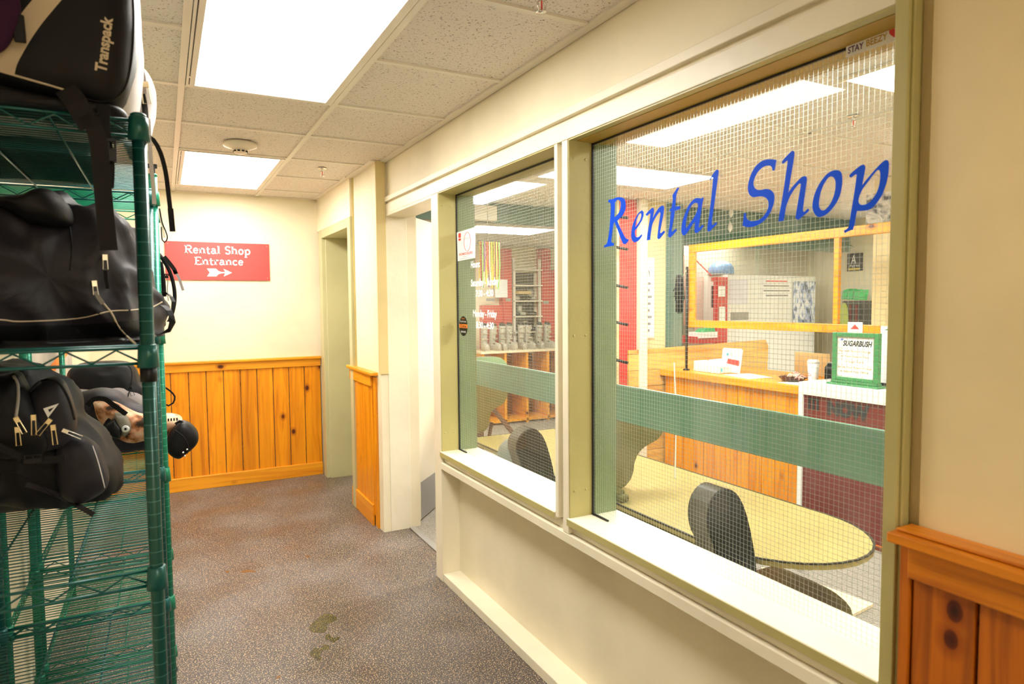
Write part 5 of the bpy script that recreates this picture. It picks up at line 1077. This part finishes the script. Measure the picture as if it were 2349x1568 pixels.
# boot room seen through the narrower window
t = thing('boot_shelf', 'brown wooden cubby unit with a pale top under the row of ski boots', 'shelf unit', (4.1, 7.2, 0))
MB().box((3.3, 7.02, .875), (4.75, 7.45, .90)).build('pale_top', PLY, t, bevel=.003)
b = MB()
for x in (3.32, 3.62, 3.92, 4.22, 4.5, 4.72): b.box((x, 7.04, .0), (x+.03, 7.44, .875))
b.box((3.32, 7.04, .03), (4.75, 7.44, .06)); b.box((3.32, 7.04, .45), (4.75, 7.44, .475)); b.build('dividers', PINEO, t, bevel=.002)
MB().box((3.32, 7.42, 0), (4.75, 7.45, .875)).build('back_panel', BROWNW, t)
BOOTG = mat('grey_boot_shell', (.42, .39, .32), .35)
bt = thing('ski_boot', 'grey rental ski boot, leftmost of the row on the pale shelf', 'ski boot', (3.4, 7.2, .90), 'ski boots on the pale shelf')
def boot():
    b = MB(); b.tube([(0, 0, .05), (0, .0, .12), (0, -.01, .20), (0, -.025, .32)], [.058, .056, .058, .068], 16); b.build('cuff', BOOTG, bt, smooth=True)
    b = MB(); b.tube([(0, .06, .06), (0, 0, .062), (0, -.10, .055), (0, -.19, .045), (0, -.21, .042)], [.045, .058, .05, .042, .02], 14); b.box((-.035, -.20, 0), (.035, .08, .03)); b.build('shell', BOOTG, bt, smooth=False)
    MB().tube([(0, -.02, .30), (0, -.03, .345)], [.058, .052], 14).build('liner', BLACKP, bt, smooth=True)
    for z in (.09, .15, .22, .28): MB().box((-.05, -.085 if z > .12 else -.12, z-.008), (.05, -.06, z+.008)).build('buckle', CHROME, bt, bevel=.002)
bt.location = (0, 0, 0); boot()
xs = [(1112, 0), (1133, 1), (1153, 0), (1170, 1), (1197, 0), (1212, 1), (1238, 0), (1257, 1)]
ords = ['leftmost', 'second', 'third', 'fourth', 'fifth', 'sixth', 'seventh', 'rightmost']
for k, (x, s) in enumerate(xs):
    o = bt if k == 0 else copy_tree(bt); p = on(x, 790, 'y', 7.2); o.location = (p.x, 7.22+.02*s, .90); o.rotation_euler = (0, 0, .25 if s else -.15); o.scale = (.68, .74, .95)
    o['label'] = 'grey rental ski boot, %s of the row on the pale shelf' % ords[k]
# red columns, dark shelving, papers
a = on(1152, 570, 'y', 7.4); c = on(1172, 740, 'y', 7.4)
tag(MBs([((a.x, 7.36, .9), (c.x, 7.5, a.z)), ((a.x-.28, 7.40, .9), (a.x, 7.5, 1.45))]).build('partition_board', RED, bevel=.003), 'red painted panel left of the dark boot rack in the narrower window', 'panel')
a = on(1240, 570, 'y', 7.4); c = on(1276, 740, 'y', 7.4)
tag(MBs([((a.x, 7.36, .9), (a.x+.13, 7.5, a.z)), ((a.x+.13, 7.38, .9), (c.x+.1, 7.5, 1.9))]).build('partition_board', RED, bevel=.003), 'red painted panel right of the dark boot rack in the narrower window', 'panel')
a = on(1134, 641, 'y', 7.35); c = on(1163, 682, 'y', 7.35); tag(MB().box((a.x, 7.335, c.z), (c.x, 7.34, a.z)).build('posted_sheet', PAPER), 'white sheet on the red panel in the narrower window', 'paper')
for x0, x1, y in ((1115, 1134, 687), (1160, 1171, 687), (1246, 1258, 693)):
    a = on(x0, y-3, 'y', 7.35); c = on(x1, y+3, 'y', 7.35); tag(MB().box((a.x, 7.342, c.z), (c.x, 7.348, a.z)).build('name_tag', GREYM), 'grey tag on a red panel of the boot room', 'tag', 'grey tags on the red panels')
t = thing('boot_rack', 'dark metal rack of boots between the two red panels', 'rack', (4.1, 7.4, .9)); a = on(1174, 620, 'y', 7.4); c = on(1238, 738, 'y', 7.4)
b = MB(); 
for x in (a.x, c.x-.03): b.box((x, 7.36, .9), (x+.03, 7.39, a.z+.15))
for k in range(5): z = .9+(a.z-.9)*(k+1)/5; b.box((a.x, 7.32, z), (c.x, 7.49, z+.015))
b.build('frame', WHITEM, t); MB().box((a.x+.03, 7.492, .9), (c.x-.03, 7.499, a.z-.02)).build('dark_back', BLACKM, t)
for k in range(4):
    z = .915+(a.z-.9)*(k+0)/5
    for j in range(4):
        x = a.x+.06+j*(c.x-a.x-.08)/4; MB().tube([(x, 7.45, z+.03), (x, 7.40, z+.03), (x+.01, 7.34, z+.028)], [.03, .028, .02], 10).tube([(x, 7.45, z+.03), (x, 7.46, z+.13)], [.032, .035], 10).build('stored_boot', BLACKP if (j+k) % 3 else BOOTG, t, smooth=True)
tag(MB().box((a.x+.05, 7.40, a.z-.30), (a.x+.22, 7.3, a.z-.26)).build('tan_box', CARD), 'tan box on the dark boot rack', 'box')
# lanyards
t = thing('lanyard_rack', 'tall hanging rack of multicoloured lanyards in the narrower window', 'lanyard rack', (2.42, 5.0, 1.99))
cols = [mat('lan_%d' % i, c, .6) for i, c in enumerate([(.75, .55, .02), (.55, .06, .04), (.20, .40, .06), (.7, .3, .03), (.55, .5, .4), (.25, .08, .25), (.8, .65, .1)])]
MB().box((2.34, 5.0, 1.985), (2.53, 5.03, 2.0)).build('rail', BLACKM, t); MB().tube([(2.43, 5.015, 2.0), (2.43, 5.015, 2.376)], .004, 8).build('hanging_wire', CHROME, t); random.seed(9)
for k in range(26):
    x = 2.345+.178*k/25; ln = random.uniform(.22, .40); y = 4.995-.012*(k % 3)
    MB().strip([(x, y, 1.99), (x+random.uniform(-.006, .006), y-.01, 1.99-ln*.5), (x+random.uniform(-.01, .01), y, 1.99-ln)], .012, (0, -1, 0), .002).build('lanyard', cols[k % 7], t)
t = thing('sign_box', 'pale box sign hanging from the ceiling at the left of the narrower window', 'hanging sign', (2.5, 5.3, 2.27)); MB().box((2.30, 5.25, 2.205), (2.64, 5.34, 2.335)).build('box', WHITEM, t, bevel=.006); MB().box((2.45, 5.29, 2.335), (2.47, 5.31, 2.376)).build('hanger', WHITEM, t)
t = thing('folding_chair', 'folded brown metal chair on the shop floor in the narrower window', 'chair', (2.55, 5.0, 0))
BR = painted('brown_metal', (.15, .075, .04), .4)
A = [on(x, y, 'y', 4.80) for x, y in ((1132, 938), (1176, 992), (1100, 1024), (1180, 1022))]
for p0, p1, nm in ((A[0], A[1], 'leg'), (A[2], A[3], 'stretcher')): MB().strip([p0, p1], .035, (0, -1, 0), .02).build(nm, BR, t, bevel=.003)
A = [on(x, y, 'y', 4.86) for x, y in ((1128, 968), (1122, 1000), (1118, 1012), (1105, 1016))]; MB().tube(dense(A), .016, 8).build('bent_arm', BR, t, smooth=True)
MB().box((A[0].x-.16, 4.78, 0), (A[0].x-.11, 4.83, A[0].z+.1)).build('leg', BR, t, bevel=.003)
p = on(1178, 1050, 'y', 3.55)
tag(MB().lathe([(.09, -.12), (.10, -.02), (.085, .04), (.05, .08), (0, .095)], (p.x+.02, 3.6, p.z+.02), 20).build('grey_helmet', mat('blue_grey_shell', (.30, .36, .36), .3), smooth=True), 'pale grey helmet left of the black padded upright in the narrower window', 'helmet')
bpy.context.view_layer.update()
